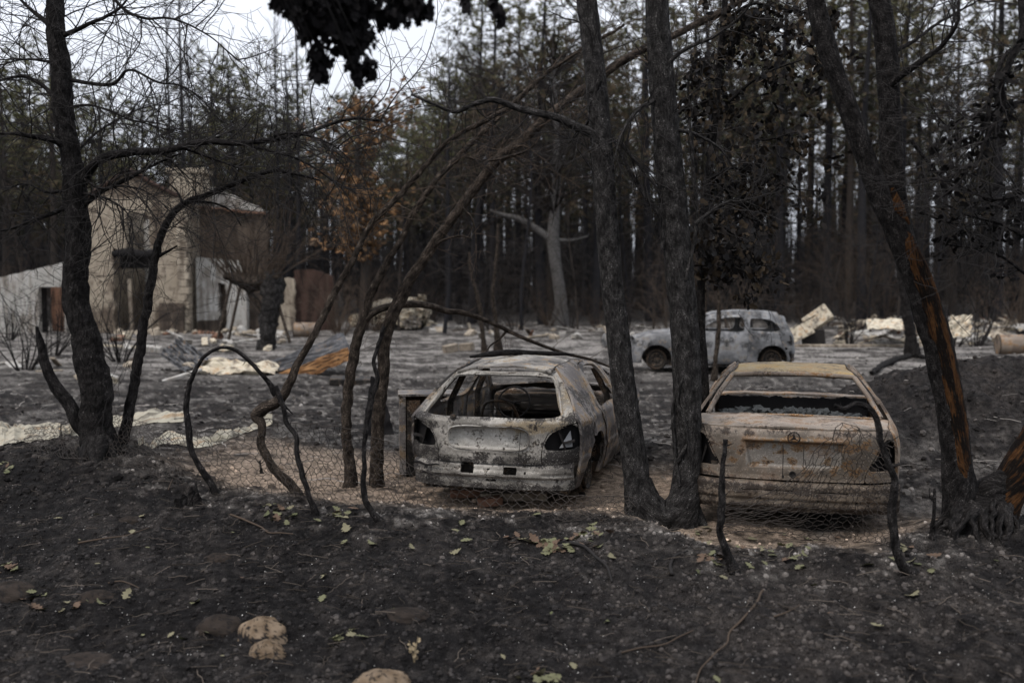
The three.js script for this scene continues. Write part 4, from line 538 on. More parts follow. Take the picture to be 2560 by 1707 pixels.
// ---------------------------------------------------------------- the burnt house
{
  const D = 39, K = 2489 / D, O = V(0, 0, -D);
  const X = c => (c / 2.94 - 1280) / K, Y = c => { const py = 400 + c / 2.94; return at(1280, py, D).y; };      // measured on the facade
  const h = thing('burnt_house', 'roofless burnt house with sooty plaster walls and a broad chimney', 'house', [0, 0, -D]);
  const rag = (s, a) => (x, y) => s(x, y) + a * (n2(x * 1.7, y * 1.7) + 0.5 * n2(x * 6, y * 6));
  const P = (pts) => poly(pts.map(([x, y]) => [X(x), Y(y)]));
  const box = (x0, x1, y0, y1) => rrect((X(x0) + X(x1)) / 2, (Y(y0) + Y(y1)) / 2, X(x1) - X(x0), Math.abs(Y(y0) - Y(y1)), 0.02);
  const wall = (name, m, sdf, z, th, parent, bnd = [X(-40), X(2500), -0.3, 8], res = 0.12) => { const g = new G(); panel(g, bnd, res, sdf, (x, y) => V(x, y, z), th); return mesh(name, g, m, parent || h); };
  const bb = (x0, x1, y1 = 60) => [X(x0) - 0.3, X(x1) + 0.3, -0.4, Y(y1) + 0.3];
  // gabled main wall with its two openings
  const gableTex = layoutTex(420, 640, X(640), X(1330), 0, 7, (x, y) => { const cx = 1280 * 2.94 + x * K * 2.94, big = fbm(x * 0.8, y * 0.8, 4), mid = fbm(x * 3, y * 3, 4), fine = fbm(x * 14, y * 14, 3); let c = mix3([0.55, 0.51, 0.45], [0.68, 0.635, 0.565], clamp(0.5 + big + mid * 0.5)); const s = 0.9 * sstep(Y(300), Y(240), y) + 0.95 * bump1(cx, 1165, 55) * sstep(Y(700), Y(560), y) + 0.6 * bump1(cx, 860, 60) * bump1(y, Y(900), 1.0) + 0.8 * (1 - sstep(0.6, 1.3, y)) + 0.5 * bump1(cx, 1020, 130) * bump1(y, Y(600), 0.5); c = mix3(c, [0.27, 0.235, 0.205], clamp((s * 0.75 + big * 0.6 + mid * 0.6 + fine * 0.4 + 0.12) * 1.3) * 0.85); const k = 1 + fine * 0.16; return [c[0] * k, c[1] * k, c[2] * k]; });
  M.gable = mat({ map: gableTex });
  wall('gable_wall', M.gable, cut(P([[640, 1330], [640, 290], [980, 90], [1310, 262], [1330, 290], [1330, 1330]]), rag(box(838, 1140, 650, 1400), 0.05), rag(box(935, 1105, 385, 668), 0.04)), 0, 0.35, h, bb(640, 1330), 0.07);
  // dark rafters and beam ends under the eaves, roof verge tiles
  { const g = new G(); for (const [a, b] of [[[960, 84], [628, 290]], [[975, 84], [1322, 268]]]) { const p = V(X(a[0]), Y(a[1]) + 0.05, 0.05), q = V(X(b[0]), Y(b[1]) + 0.03, 0.05); g.tube([p, p.clone().lerp(q, 0.5).add(V(0, -0.04, 0)), q], () => 0.09, 5); } mesh('verge', g, M.brickDark, h); }
  { const g = new G(); limb(g, [V(X(830), Y(690), -0.1), V(X(930), Y(680), -0.1), V(X(1040), Y(694), -0.1), V(X(1150), Y(686), -0.1)], [0.16, 0.19, 0.17, 0.18], { seg: 8, step: 0.12, rough: 0.3 }); mesh('floor_beam', g, M.char, h); const g2 = new G(); g2.box((X(850) + X(1140)) / 2, Y(745), -0.9, X(1140) - X(850), 0.45, 0.8, 0.1, 0, 0.03); mesh('fallen_floor', g2, M.char, h); }
  // quoins: dressed corner stones
  for (let k = 0; k < 20; k++) { const g = new G(), y = Y(1255) + k * 0.285 + 0.15; if (y > Y(285)) break; g.box(X(1356) + (k % 2 ? 0.02 : -0.02), y, 0.03, 0.36 + (k % 2 ? 0.08 : 0), 0.262, 0.40, 0, 0, 0, 0.02); mesh('corner_stone', g, M.plaster, h); }
  // inner walls seen through the openings
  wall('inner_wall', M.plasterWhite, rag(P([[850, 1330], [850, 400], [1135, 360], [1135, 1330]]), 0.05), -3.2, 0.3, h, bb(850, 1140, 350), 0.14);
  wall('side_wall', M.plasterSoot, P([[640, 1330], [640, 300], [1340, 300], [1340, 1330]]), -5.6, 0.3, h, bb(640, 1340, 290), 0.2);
  for (const [x, z0, z1, top] of [[655, -0.35, -5.6, 300], [1318, -0.35, -5.6, 300]]) { const g = new G(); g.box(X(x), (Y(top) - 0.3) / 2, (z0 + z1) / 2, 0.3, Y(top) + 0.3, Math.abs(z1 - z0)); mesh('side_wall', g, M.plaster, h); }
  { const g = new G(); g.box(X(925), Y(1080), -0.5, 0.14, 2.2, 0.14, 0, 0, 0.03); mesh('door_post', g, M.plaster, h); const g3 = new G(); g3.box(X(1110), Y(1090), -0.4, 0.5, 1.6, 0.25); mesh('inner_pier', g3, M.plaster, h); }
  // chimney
  { const g = new G(); g.box(X(1362), (Y(290) + Y(85)) / 2, -0.8, X(1482) - X(1240), Y(85) - Y(290), 0.9); const c = mesh('chimney', g, M.plaster, h); const k = new G(); k.box(X(1362), Y(72), -0.8, X(1506) - X(1216), 0.2, 1.06, 0, 0, 0, 0.03); mesh('chimney_cap', k, M.plaster, c); }
  { const g = new G(); g.box(X(1395) - 0.62, Y(1200) + 0.2, 0.1, 0.95, 1.2, 0.5); mesh('wall_base', g, M.plasterSoot, h); }
  // right wing: white gable end, sooty upper wall, white lower wall
  wall('wing_gable', M.plasterWhite, rag(P([[1392, 350], [1392, 150], [1480, 165], [1870, 345], [1870, 372], [1392, 372]]), 0.03), -1.6, 0.3, h, bb(1390, 1880), 0.1);
  wall('wing_upper_wall', M.plasterSoot, rag(P([[1392, 1330], [1392, 320], [1905, 360], [1905, 1330]]), 0.03), -1.4, 0.3, h, bb(1390, 1910, 310), 0.12);
  { const g = new G(), R = rng(9); for (let k = 0; k < 16; k++) g.box(X(1420 + k * 31), Y(338 + k * 3.6) + 0.04 + R() * 0.04, -1.35, 0.24, 0.07, 0.5, 0.3 * (R() - 0.5), 0.2 * (R() - 0.5), -0.05 + 0.2 * (R() - 0.5), 0.01); mesh('roof_tiles', g, M.brick, h, true); }
  wall('wing_lower_wall', M.plasterWhite, cut(P([[1385, 1330], [1385, 708], [1700, 735], [1760, 860], [1760, 1330]]), rag(box(1552, 1606, 905, 1400), 0.05)), -1.0, 0.4, h, bb(1380, 1780, 700), 0.08);
  wall('wall_base', M.plasterSoot, rag(P([[1385, 1330], [1385, 1190], [1555, 1180], [1555, 1330]]), 0.02), -0.97, 0.3, h, bb(1380, 1560, 1150), 0.1);
  wall('broken_wall', M.plaster, rag(P([[1745, 1330], [1745, 890], [1905, 880], [1910, 1120], [1990, 1160], [2000, 880], [2092, 860], [2092, 1330]]), 0.06), -1.7, 0.3, h, bb(1740, 2100, 850), 0.09);
  wall('brick_wall', M.brickDark, rag(P([[2080, 1330], [2080, 810], [2250, 800], [2380, 850], [2385, 1330]]), 0.07), -1.9, 0.3, h, bb(2070, 2400, 780), 0.1);
  wall('brick_patch', M.brick, rag(P([[1755, 1330], [1755, 1110], [1840, 1120], [1900, 1180], [1905, 1330]]), 0.05), -1.62, 0.1, h, bb(1750, 1910, 1080), 0.07);
  // low left wing with a doorway onto a brick wall
  wall('low_wall', M.plasterWhite, cut(rag(P([[-260, 1330], [-260, 905], [0, 868], [500, 752], [505, 1330]]), 0.02), box(304, 488, 932, 1500)), 0.25, 0.32, h, bb(-270, 510, 740), 0.08);
  wall('brick_wall', M.brick, P([[280, 1330], [280, 915], [500, 915], [500, 1330]]), -1.1, 0.2, h, bb(270, 510, 900), 0.15);
  for (const x of [300, 492]) { const g = new G(); g.box(X(x), Y(1130), -0.2, 0.09, 2.1, 0.42); mesh('door_frame', g, x === 300 ? M.char : M.plasterWhite, h); }
}
// rubble lying against the house and in the doorways
{
  const R = rng(61), pal = [M.plaster, M.plasterWhite, M.brick, M.plasterSoot, M.char];
  const shard = [0, 1, 2, 3].map(k => { const g = new THREE.DodecahedronGeometry(0.5, 0), P = g.attributes.position; for (let i = 0; i < P.count; i++) { const a = P.getX(i), b = P.getY(i), c = P.getZ(i), s = 1 + 0.4 * n3(a * 3 + k * 7, b * 3, c * 3); P.setXYZ(i, a * s, b * s * 0.55, c * s * 0.8); } g.computeVertexNormals(); return g; });
  globalThis.rubbleShapes = shard;
  for (let k = 0; k < 70; k++) { const px = 280 + 430 * R(), d = 37.2 + 1.8 * R(), p = at(px, 820, d), m = mesh('rubble_block', shard[k % 4], pal[Math.floor(R() * R() * 5)]); m.position.copy(onGround(p.x, p.z, 0.03)); m.rotation.set(R(), R() * 6, R()); m.scale.setScalar(0.18 + 0.42 * R() * R()); tag(m, 'broken block of masonry at the foot of the burnt house', 'rubble', 'rubble below the house'); }
}

// ---------------------------------------------------------------- trees standing in the foreground
const TW = { step: 0.075, wiggle: 0.46, curl: 0.17, up: 0.0, rmin: 0.0022, levels: 3, density: 5.2 };
function tree(name, label, category, base, group) { const t = thing(name, label, category, base, 0, group); t.userData.q = null; delete t.userData.q; return t; }
const rel = (b, l) => l.map(([px, py, d]) => at(px, py, d).sub(b));
function along(pts, f) { const t = clamp(f) * (pts.length - 1), j = Math.min(pts.length - 2, Math.floor(t)); return [pts[j].clone().lerp(pts[j + 1], t - j), V().subVectors(pts[j + 1], pts[j]).normalize()]; }
function twigsOn(g, pts, n, len, r, R, o = {}, f0 = 0.1, f1 = 1) { for (let k = 0; k < n; k++) { const f = f0 + (f1 - f0) * (k + R()) / n, [p, d] = along(pts, f); const ax = V(R() - 0.5, R() - 0.5, R() - 0.5).cross(d).normalize(); const dd = d.clone().applyAxisAngle(ax, 0.5 + 0.9 * R()); dd.z *= 0.6; dd.y += o.lift || 0; sprout(g, p, dd, len * (0.45 + 0.8 * R()), r * (0.7 + 0.5 * R()), 1, { ...TW, ...o }, R); } }

// twin trunks growing from one foot
{
  const b = groundAt(1665, 1308), t = tree('twin_trunk_tree', 'pair of thick grey charred trunks sharing one foot beside the saloon', 'tree', b), R = rng(401), d = -b.z, q = l => rel(b, l);
  const a = new G(); const [pa] = limb(a, [...q([[1612, 1345, d], [1600, 1290, d], [1591, 1190, d], [1576, 1080, d], [1561, 975, d], [1543, 816, d], [1526, 660, d], [1515, 530, d], [1497, 272, d + 0.05], [1470, 30, d + 0.1], [1440, -150, d + 0.1], [1400, -330, d + 0.2], [1370, -620, d + 0.3]])], [0.15, 0.125, 0.106, 0.103, 0.1, 0.096, 0.092, 0.09, 0.088, 0.082, 0.076, 0.068, 0.055], { seg: 30, step: 0.025, rough: 0.10, uo: 1.3 }); mesh('trunk', a, M.bark, t);
  const c = new G(); const [pc] = limb(c, [...q([[1690, 1350, d], [1706, 1285, d - 0.02], [1716, 1200, d], [1720, 1090, d], [1718, 970, d], [1712, 830, d], [1696, 640, d], [1680, 480, d], [1663, 300, d], [1650, 120, d], [1638, -60, d], [1625, -350, d + 0.1], [1600, -640, d + 0.2]])], [0.19, 0.15, 0.118, 0.11, 0.118, 0.117, 0.116, 0.114, 0.108, 0.098, 0.086, 0.076, 0.06], { seg: 30, step: 0.025, rough: 0.11, uo: 4.1 }); mesh('trunk', c, M.bark, t);
  const u = new G(); limb(u, q([[1603, 1200, d], [1622, 1262, d - 0.02], [1655, 1290, d - 0.03], [1690, 1275, d - 0.02], [1708, 1230, d]]), [0.09, 0.13, 0.135, 0.13, 0.09], { seg: 22, step: 0.025, rough: 0.1, uo: 6 }); for (const [x, y, e, f] of [[1560, 1340, d - 0.12, 1598], [1625, 1352, d - 0.25, 1630], [1730, 1345, d - 0.2, 1708], [1780, 1330, d - 0.05, 1722]]) limb(u, q([[f, 1262, d], [(x + f) / 2, 1308, (e + d) / 2], [x, y + 18, e]]), [0.085, 0.06, 0.02], { seg: 12, step: 0.03, rough: 0.15, uo: x }); mesh('root_flare', u, M.bark, t);
  // stems of burnt ivy climbing the thicker trunk
  const iv = [[[1700, 1215], [1690, 1130], [1685, 1040], [1690, 1000], [1730, 940], [1738, 880], [1736, 800]], [[1732, 1230], [1722, 1130], [1712, 1050], [1696, 1010], [1702, 960], [1738, 905]], [[1690, 1170], [1708, 1130], [1722, 1110], [1752, 1170]], [[1715, 700], [1745, 560], [1735, 420], [1725, 300]], [[1660, 620], [1668, 480], [1650, 350], [1640, 200]]];
  for (const l of iv) { const g = new G(); const pts = q(l.map(([x, y]) => [x, y, d - 0.115])); pts.forEach((p, k) => { p.z -= 0.07 * Math.min(1, (Math.abs(l[k][0] - 1713) / 30) ** 2); }); limb(g, pts, pts.map((_, k) => 0.017 - 0.0016 * k), { seg: 8, step: 0.03, rough: 0.25, uo: l[0][0] }); mesh('ivy_stem', g, M.bark, t); }
  // the dark limb leaving the left trunk to the upper left, and others
  const br = [[[1520, 385], [1490, 340], [1440, 315], [1406, 298], [1350, 284], [1300, 272], [1234, 250], [1205, 255], [1176, 264], [1138, 279], [1080, 258], [1027, 236]], [[1545, 350], [1580, 390], [1640, 470], [1690, 530]], [[1640, 250], [1600, 270], [1560, 320], [1530, 420]], [[1690, 620], [1650, 540], [1600, 470], [1555, 390], [1530, 340]], [[1665, 320], [1740, 335], [1800, 370], [1840, 430]], [[1655, 170], [1720, 120], [1790, 90], [1870, 20], [1900, -60]], [[1500, 200], [1470, 300], [1420, 360]], [[1738, 560], [1790, 520], [1840, 500], [1900, 520]]];
  const tw = new G();
  br.forEach((l, k) => { const g = new G(), e = l.map((p, j) => [p[0], p[1], d - 0.05 - 0.35 * (k % 3 - 1) * j / l.length]), pts = q(e), r0 = k === 0 ? 0.042 : k === 3 ? 0.034 : 0.02; const [pp] = limb(g, pts, pts.map((_, j) => r0 * (1 - 0.75 * j / (pts.length - 1))), { seg: 9, step: 0.04, rough: 0.15, uo: k + 20, kink: 0.006 }); mesh('branch', g, M.bark, t); twigsOn(tw, pp, k === 0 ? 26 : 13, 0.55, 0.006, R, { levels: 3, curl: 0.16 }); });
  twigsOn(tw, pa, 14, 0.75, 0.008, R, {}, 0.45, 0.8); twigsOn(tw, pc, 16, 0.8, 0.008, R, {}, 0.35, 0.8);
  mesh('twigs', tw, M.twig, t, true);
}
// the saplings bent over towards the twin trunks
function leaning(name, label, base, list, radii, o = {}) {
  const b = groundAt(...base), t = tree(name, label, 'tree', b, o.group), g = new G(), d0 = -b.z, pts = rel(b, list.map(([x, y, e]) => [x, y, d0 + e])); const [pp] = limb(g, pts, radii.length === 2 ? pts.map((_, k) => lerp(radii[0], radii[1], k / (pts.length - 1)) * (k ? 1 : 1.7) * (1 + 0.12 * n2(k * 1.7, base[0]))) : radii, { seg: o.seg || 14, step: 0.028, rough: o.rough ?? 0.3, uo: base[0] * 0.01, kink: o.kink ?? 0.014 }); mesh('trunk', g, o.m || M.bark, t);
  for (const [l, r] of o.limbs || []) { const gl = new G(), lp = rel(b, l.map(([x, y, e]) => [x, y, d0 + e])); const [p2] = limb(gl, lp, lp.map((_, k) => r * (1 - 0.7 * k / (lp.length - 1))), { seg: 9, step: 0.035, rough: 0.16, uo: l[0][0] * 0.01, kink: 0.006 }); mesh('branch', gl, o.m || M.bark, t); if (o.twigs) { const tg = new G(); twigsOn(tg, p2, 5, 0.35, 0.004, rng(l[0][0]), {}); mesh('twigs', tg, o.tm || M.twigBrown, t, true); } }
  { const sp = new G(), r = rng(base[0] + 31); for (let k = 0; k < 7; k++) { const f = 0.15 + 0.8 * r(), [p, dd] = along(pp, f), ax = V(r() - 0.5, r() - 0.5, r() - 0.5).cross(dd).normalize(), e = dd.clone().applyAxisAngle(ax, 0.9 + 0.6 * r()); sprout(sp, p, e, 0.05 + 0.12 * r() ** 2, 0.007, 2, { ...TW, step: 0.03, levels: 2 }, r); } mesh('spurs', sp, o.m || M.bark, t, true); }
  if (o.twigs) { const tg = new G(); twigsOn(tg, pp, o.twigs, o.tl || 0.6, 0.006, rng(base[0] + 7), { curl: 0.15, ...(o.to || {}) }, o.f0 ?? 0.35, 1); mesh('twigs', tg, o.tm || M.twigBrown, t, true); }
  return t;
}
leaning('leaning_tree', 'thickest of the bent burnt trees arching from the wire fence to the twin trunks', [940, 1215], [[938, 1235, 0], [941, 1180, 0], [945, 1090, 0], [950, 1000, 0], [958, 920, 0], [964, 850, 0], [975, 805, 0], [1000, 748, 0.02], [1024, 700, 0.03], [1072, 628, 0.05], [1128, 550, 0.1], [1180, 480, 0.15], [1234, 413, 0.2], [1303, 352, 0.3], [1387, 275, 0.4], [1475, 212, 0.5], [1560, 150, 0.6], [1680, 90, 0.7], [1820, 20, 0.8], [1960, -60, 0.9]], [0.082, 0.068, 0.062, 0.058, 0.058, 0.06, 0.062, 0.058, 0.054, 0.05, 0.048, 0.047, 0.047, 0.046, 0.045, 0.044, 0.042, 0.038, 0.034, 0.03], { m: M.barkBrown, twigs: 42, tl: 0.7, f0: 0.4, kink: 0.01, limbs: [[[[1072, 625, 0.05], [1110, 600, 0], [1150, 590, 0], [1178, 596, 0]], 0.018], [[[1156, 520, 0.1], [1180, 545, 0.05], [1190, 590, 0.02], [1188, 632, 0]], 0.014], [[[1000, 745, 0], [975, 790, -0.1], [955, 840, -0.12], [942, 862, -0.12]], 0.02], [[[1240, 400, 0.2], [1310, 380, 0.1], [1340, 360, 0]], 0.02]] });
leaning('leaning_tree', 'bent burnt tree with a long bowed branch resting over the hatchback roof', [878, 1215], [[880, 1235, 0], [874, 1160, 0], [866, 1077, 0], [869, 988, 0], [877, 930, 0], [884, 875, 0], [905, 818, 0], [920, 765, 0.02], [930, 728, 0.02], [963, 663, 0.05], [1004, 597, 0.1], [1046, 517, 0.15], [1092, 444, 0.2], [1154, 386, 0.3], [1215, 325, 0.35], [1272, 268, 0.4], [1360, 190, 0.5], [1464, 118, 0.6], [1560, 60, 0.7]], [0.075, 0.056, 0.05, 0.046, 0.046, 0.044, 0.042, 0.038, 0.036, 0.033, 0.031, 0.03, 0.029, 0.028, 0.027, 0.025, 0.022, 0.018, 0.012], { m: M.barkBrown, twigs: 30, tl: 0.6, f0: 0.5, limbs: [[[[893, 835, 0], [915, 795, 0.02], [950, 773, 0.1], [1010, 761, 0.25], [1070, 763, 0.4], [1120, 778, 0.55], [1150, 780, 0.6], [1190, 793, 0.7], [1240, 812, 0.85], [1290, 836, 1.0], [1350, 862, 1.15], [1420, 886, 1.3], [1480, 900, 1.4], [1530, 918, 1.4]], 0.042], [[[1268, 825, 0.95], [1250, 845, 0.95], [1225, 865, 0.9], [1213, 886, 0.9]], 0.016], [[[1154, 386, 0.3], [1200, 400, 0.2], [1260, 395, 0.1], [1290, 380, 0.1]], 0.016]] });
leaning('leaning_tree', 'thinnest of the bent burnt trees with a sharp knee above the wire fence', [742, 1232], [[748, 1245, 0], [720, 1205, 0], [690, 1180, 0], [672, 1150, 0], [658, 1108, 0], [657, 1060, 0], [641, 1038, 0.02], [655, 1022, 0.02], [688, 1006, 0], [717, 968, 0], [745, 908, 0], [777, 855, 0], [800, 800, 0.05], [834, 738, 0.08], [885, 643, 0.1], [935, 551, 0.15], [993, 494, 0.2], [1043, 436, 0.25], [1119, 356, 0.3], [1203, 306, 0.35], [1262, 276, 0.4]], [0.05, 0.042, 0.04, 0.037, 0.035, 0.034, 0.052, 0.05, 0.044, 0.037, 0.034, 0.032, 0.031, 0.029, 0.026, 0.025, 0.024, 0.023, 0.022, 0.02, 0.018], { m: M.barkBrown, twigs: 26, tl: 0.55, f0: 0.55, limbs: [[[[852, 700, 0.1], [880, 660, 0.1], [905, 600, 0.12], [935, 545, 0.1], [948, 478, 0.1]], 0.014]] });
leaning('hooped_sapling', 'slender charred sapling bent into a hoop at the fence', [535, 1238], [[545, 1250, 0], [520, 1205, 0], [490, 1150, 0], [472, 1090, 0], [466, 1030, 0], [474, 970, 0], [495, 915, 0], [522, 882, 0], [552, 870, 0], [590, 878, 0], [628, 905, 0], [660, 938, 0], [680, 962, 0.02], [686, 985, 0.03], [706, 1010, 0.04], [732, 1038, 0.05]], [0.036, 0.031, 0.027, 0.028, 0.024, 0.021, 0.0175, 0.0145, 0.0135, 0.014, 0.016, 0.017, 0.025, 0.02, 0.011, 0.004], { m: M.barkDark, seg: 10 });
leaning('charred_sapling', 'thin crooked charred sapling crossing the wire fence', [783, 1284], [[785, 1292, 0], [772, 1240, 0], [757, 1185, 0.02], [746, 1130, 0.04], [738, 1085, 0.05], [717, 1058, 0.06], [708, 1025, 0.06], [690, 990, 0.07], [682, 965, 0.08]], [0.021, 0.02], { m: M.barkDark, seg: 9 });
leaning('charred_sapling', 'thin crooked charred sapling between the two thicker leaning trees', [944, 1302], [[952, 1312, 0], [925, 1280, 0], [912, 1220, 0.02], [910, 1140, 0.04], [918, 1060, 0.06], [932, 985, 0.08], [940, 940, 0.1], [932, 915, 0.1], [938, 880, 0.1], [952, 850, 0.1], [962, 815, 0.1]], [0.024, 0.013], { m: M.barkDark, seg: 9 });
leaning('arching_sapling', 'tall charred sapling arching right with a long bare branch before the house', [312, 1108], [[305, 1120, 0], [322, 1030, 0], [338, 940, 0], [352, 850, 0], [366, 760, 0], [380, 680, 0], [392, 620, 0], [408, 570, 0], [432, 530, 0], [470, 503, -0.1], [530, 482, -0.2], [590, 455, -0.3], [640, 440, -0.35], [690, 425, -0.4], [740, 436, -0.4], [800, 452, -0.4]], [0.06, 0.055, 0.05, 0.047, 0.044, 0.042, 0.038, 0.035, 0.032, 0.03, 0.028, 0.025, 0.022, 0.018, 0.014, 0.008], { m: M.barkDark, twigs: 46, tl: 1.05, f0: 0.5, tm: M.twig, limbs: [[[[398, 640, 0], [420, 628, -0.05], [443, 613, -0.1]], 0.02], [[[455, 508, -0.1], [450, 488, -0.1], [430, 465, -0.1], [398, 447, -0.1]], 0.014], [[[470, 503, -0.1], [540, 510, -0.1], [580, 530, -0.1], [602, 565, -0.1]], 0.015]] });

// the tall gnarled tree at the left with its broken side stem
{
  const b = groundAt(245, 1132), d = -b.z, q = l => rel(b, l.map(p => [p[0], p[1], d + (p[2] || 0)])), t = tree('gnarled_tree', 'tall gnarled black tree with long bare branches before the house', 'tree', b), R = rng(421), g = new G();
  const [pp] = limb(g, q([[248, 1150], [245, 1110], [243, 1040], [243, 980], [222, 880], [200, 800], [188, 720], [192, 640], [192, 560], [186, 470], [172, 380], [158, 280], [148, 180], [140, 80], [134, -20], [128, -140], [120, -300]]), [0.26, 0.18, 0.155, 0.15, 0.145, 0.125, 0.118, 0.115, 0.11, 0.11, 0.102, 0.1, 0.092, 0.086, 0.08, 0.07, 0.055], { seg: 26, step: 0.04, rough: 0.2, uo: 9, kink: 0.012 }); mesh('trunk', g, M.barkDark, t);
  const s = new G(); limb(s, q([[236, 1120], [222, 1085], [195, 1055], [172, 1010], [140, 970], [118, 925], [104, 885], [96, 850], [90, 815]]), [0.11, 0.085, 0.075, 0.066, 0.062, 0.055, 0.046, 0.036, 0.012], { seg: 14, step: 0.035, rough: 0.2, uo: 12, kink: 0.01 }); mesh('side_stem', s, M.barkDark, t);
  const rt = new G(); for (const [x, y, e] of [[200, 1150, 0.1], [285, 1150, -0.2], [240, 1172, -0.45], [205, 1165, -0.3]]) limb(rt, q([[243, 1090], [(243 + x) / 2, 1125, e / 2], [x, y, e]]), [0.13, 0.1, 0.03], { seg: 10, step: 0.05, rough: 0.2, uo: x }); mesh('root_flare', rt, M.barkDark, t);
  const tw = new G();
  const br = [[[[195, 465], [222, 425, -0.1], [262, 395, -0.25], [320, 382, -0.4], [390, 378, -0.55], [450, 368, -0.7], [520, 355, -0.8], [600, 358, -0.85], [660, 352, -0.9], [760, 335, -0.95], [860, 300, -1], [960, 300, -1]], 0.052], [[[175, 385], [140, 355, -0.1], [90, 342, -0.2], [40, 335, -0.3], [-40, 332, -0.3]], 0.045], [[[190, 500], [150, 525, 0.1], [90, 548, 0.2], [30, 570, 0.3], [-40, 585, 0.3]], 0.035], [[[200, 520], [250, 480, -0.1], [330, 440, -0.3], [400, 405, -0.5], [450, 385, -0.6]], 0.03], [[[170, 200], [220, 208, -0.1], [280, 210, -0.2], [320, 175, -0.35], [390, 205, -0.4], [450, 215, -0.5], [520, 260, -0.5]], 0.022], [[[155, 90], [220, 60, -0.2], [290, 25, -0.3], [330, -20, -0.4]], 0.028], [[[150, 110], [120, 60, 0.1], [70, 20, 0.2], [20, -30, 0.2]], 0.04], [[[168, 300], [130, 240, 0.1], [60, 190, 0.2], [0, 200, 0.3], [-50, 215, 0.3]], 0.03], [[[250, -60, -0.2], [300, 15, -0.3], [360, 45, -0.4], [430, 48, -0.5], [520, 88, -0.5], [590, 150, -0.5]], 0.02], [[[182, 430], [250, 470, -0.2], [290, 465, -0.3], [360, 475, -0.4], [430, 530, -0.4]], 0.018], [[[186, 470], [120, 480, 0.1], [60, 460, 0.2], [-30, 500, 0.2]], 0.02], [[[150, 160], [100, 150, 0.1], [40, 150, 0.2], [-30, 170, 0.2]], 0.02], [[[176, 400], [240, 330, 0.2], [330, 280, 0.3], [420, 250, 0.35]], 0.014], [[[160, 270], [230, 262, -0.1], [330, 300, -0.2], [450, 330, -0.3]], 0.016], [[[200, 480], [270, 500, -0.3], [320, 540, -0.35], [330, 640, -0.4]], 0.014], [[[600, 358, -0.85], [680, 380, -0.9], [760, 405, -1], [860, 470, -1]], 0.018], [[[660, 352, -0.9], [720, 332, -1], [820, 360, -1.1], [900, 425, -1.1]], 0.014], [[[450, 368, -0.7], [540, 400, -0.6], [640, 440, -0.5], [700, 520, -0.5]], 0.014]];
  br.forEach(([l, r], k) => { const bg = new G(), pts = q(l); const [p2] = limb(bg, pts, pts.map((_, j) => r * (1 - 0.8 * j / (pts.length - 1))), { seg: 8, step: 0.05, rough: 0.15, uo: k + 40, kink: 0.012 }); mesh('branch', bg, M.barkDark, t); twigsOn(tw, p2, 14 + Math.round(p2.length * (k === 0 ? 0.36 : 0.22)), k === 0 ? 1.2 : 0.98, 0.0075, R, { density: 3.7, step: 0.1, levels: 3, rmin: 0.0021, curl: 0.2, wiggle: 0.5, lift: k < 2 ? 0.1 : 0.05 }); });
  twigsOn(tw, pp, 34, 1.0, 0.009, R, { density: 3.2, step: 0.12, rmin: 0.0028 }, 0.3, 0.9);
  mesh('twigs', tw, M.twig, t, true);
}
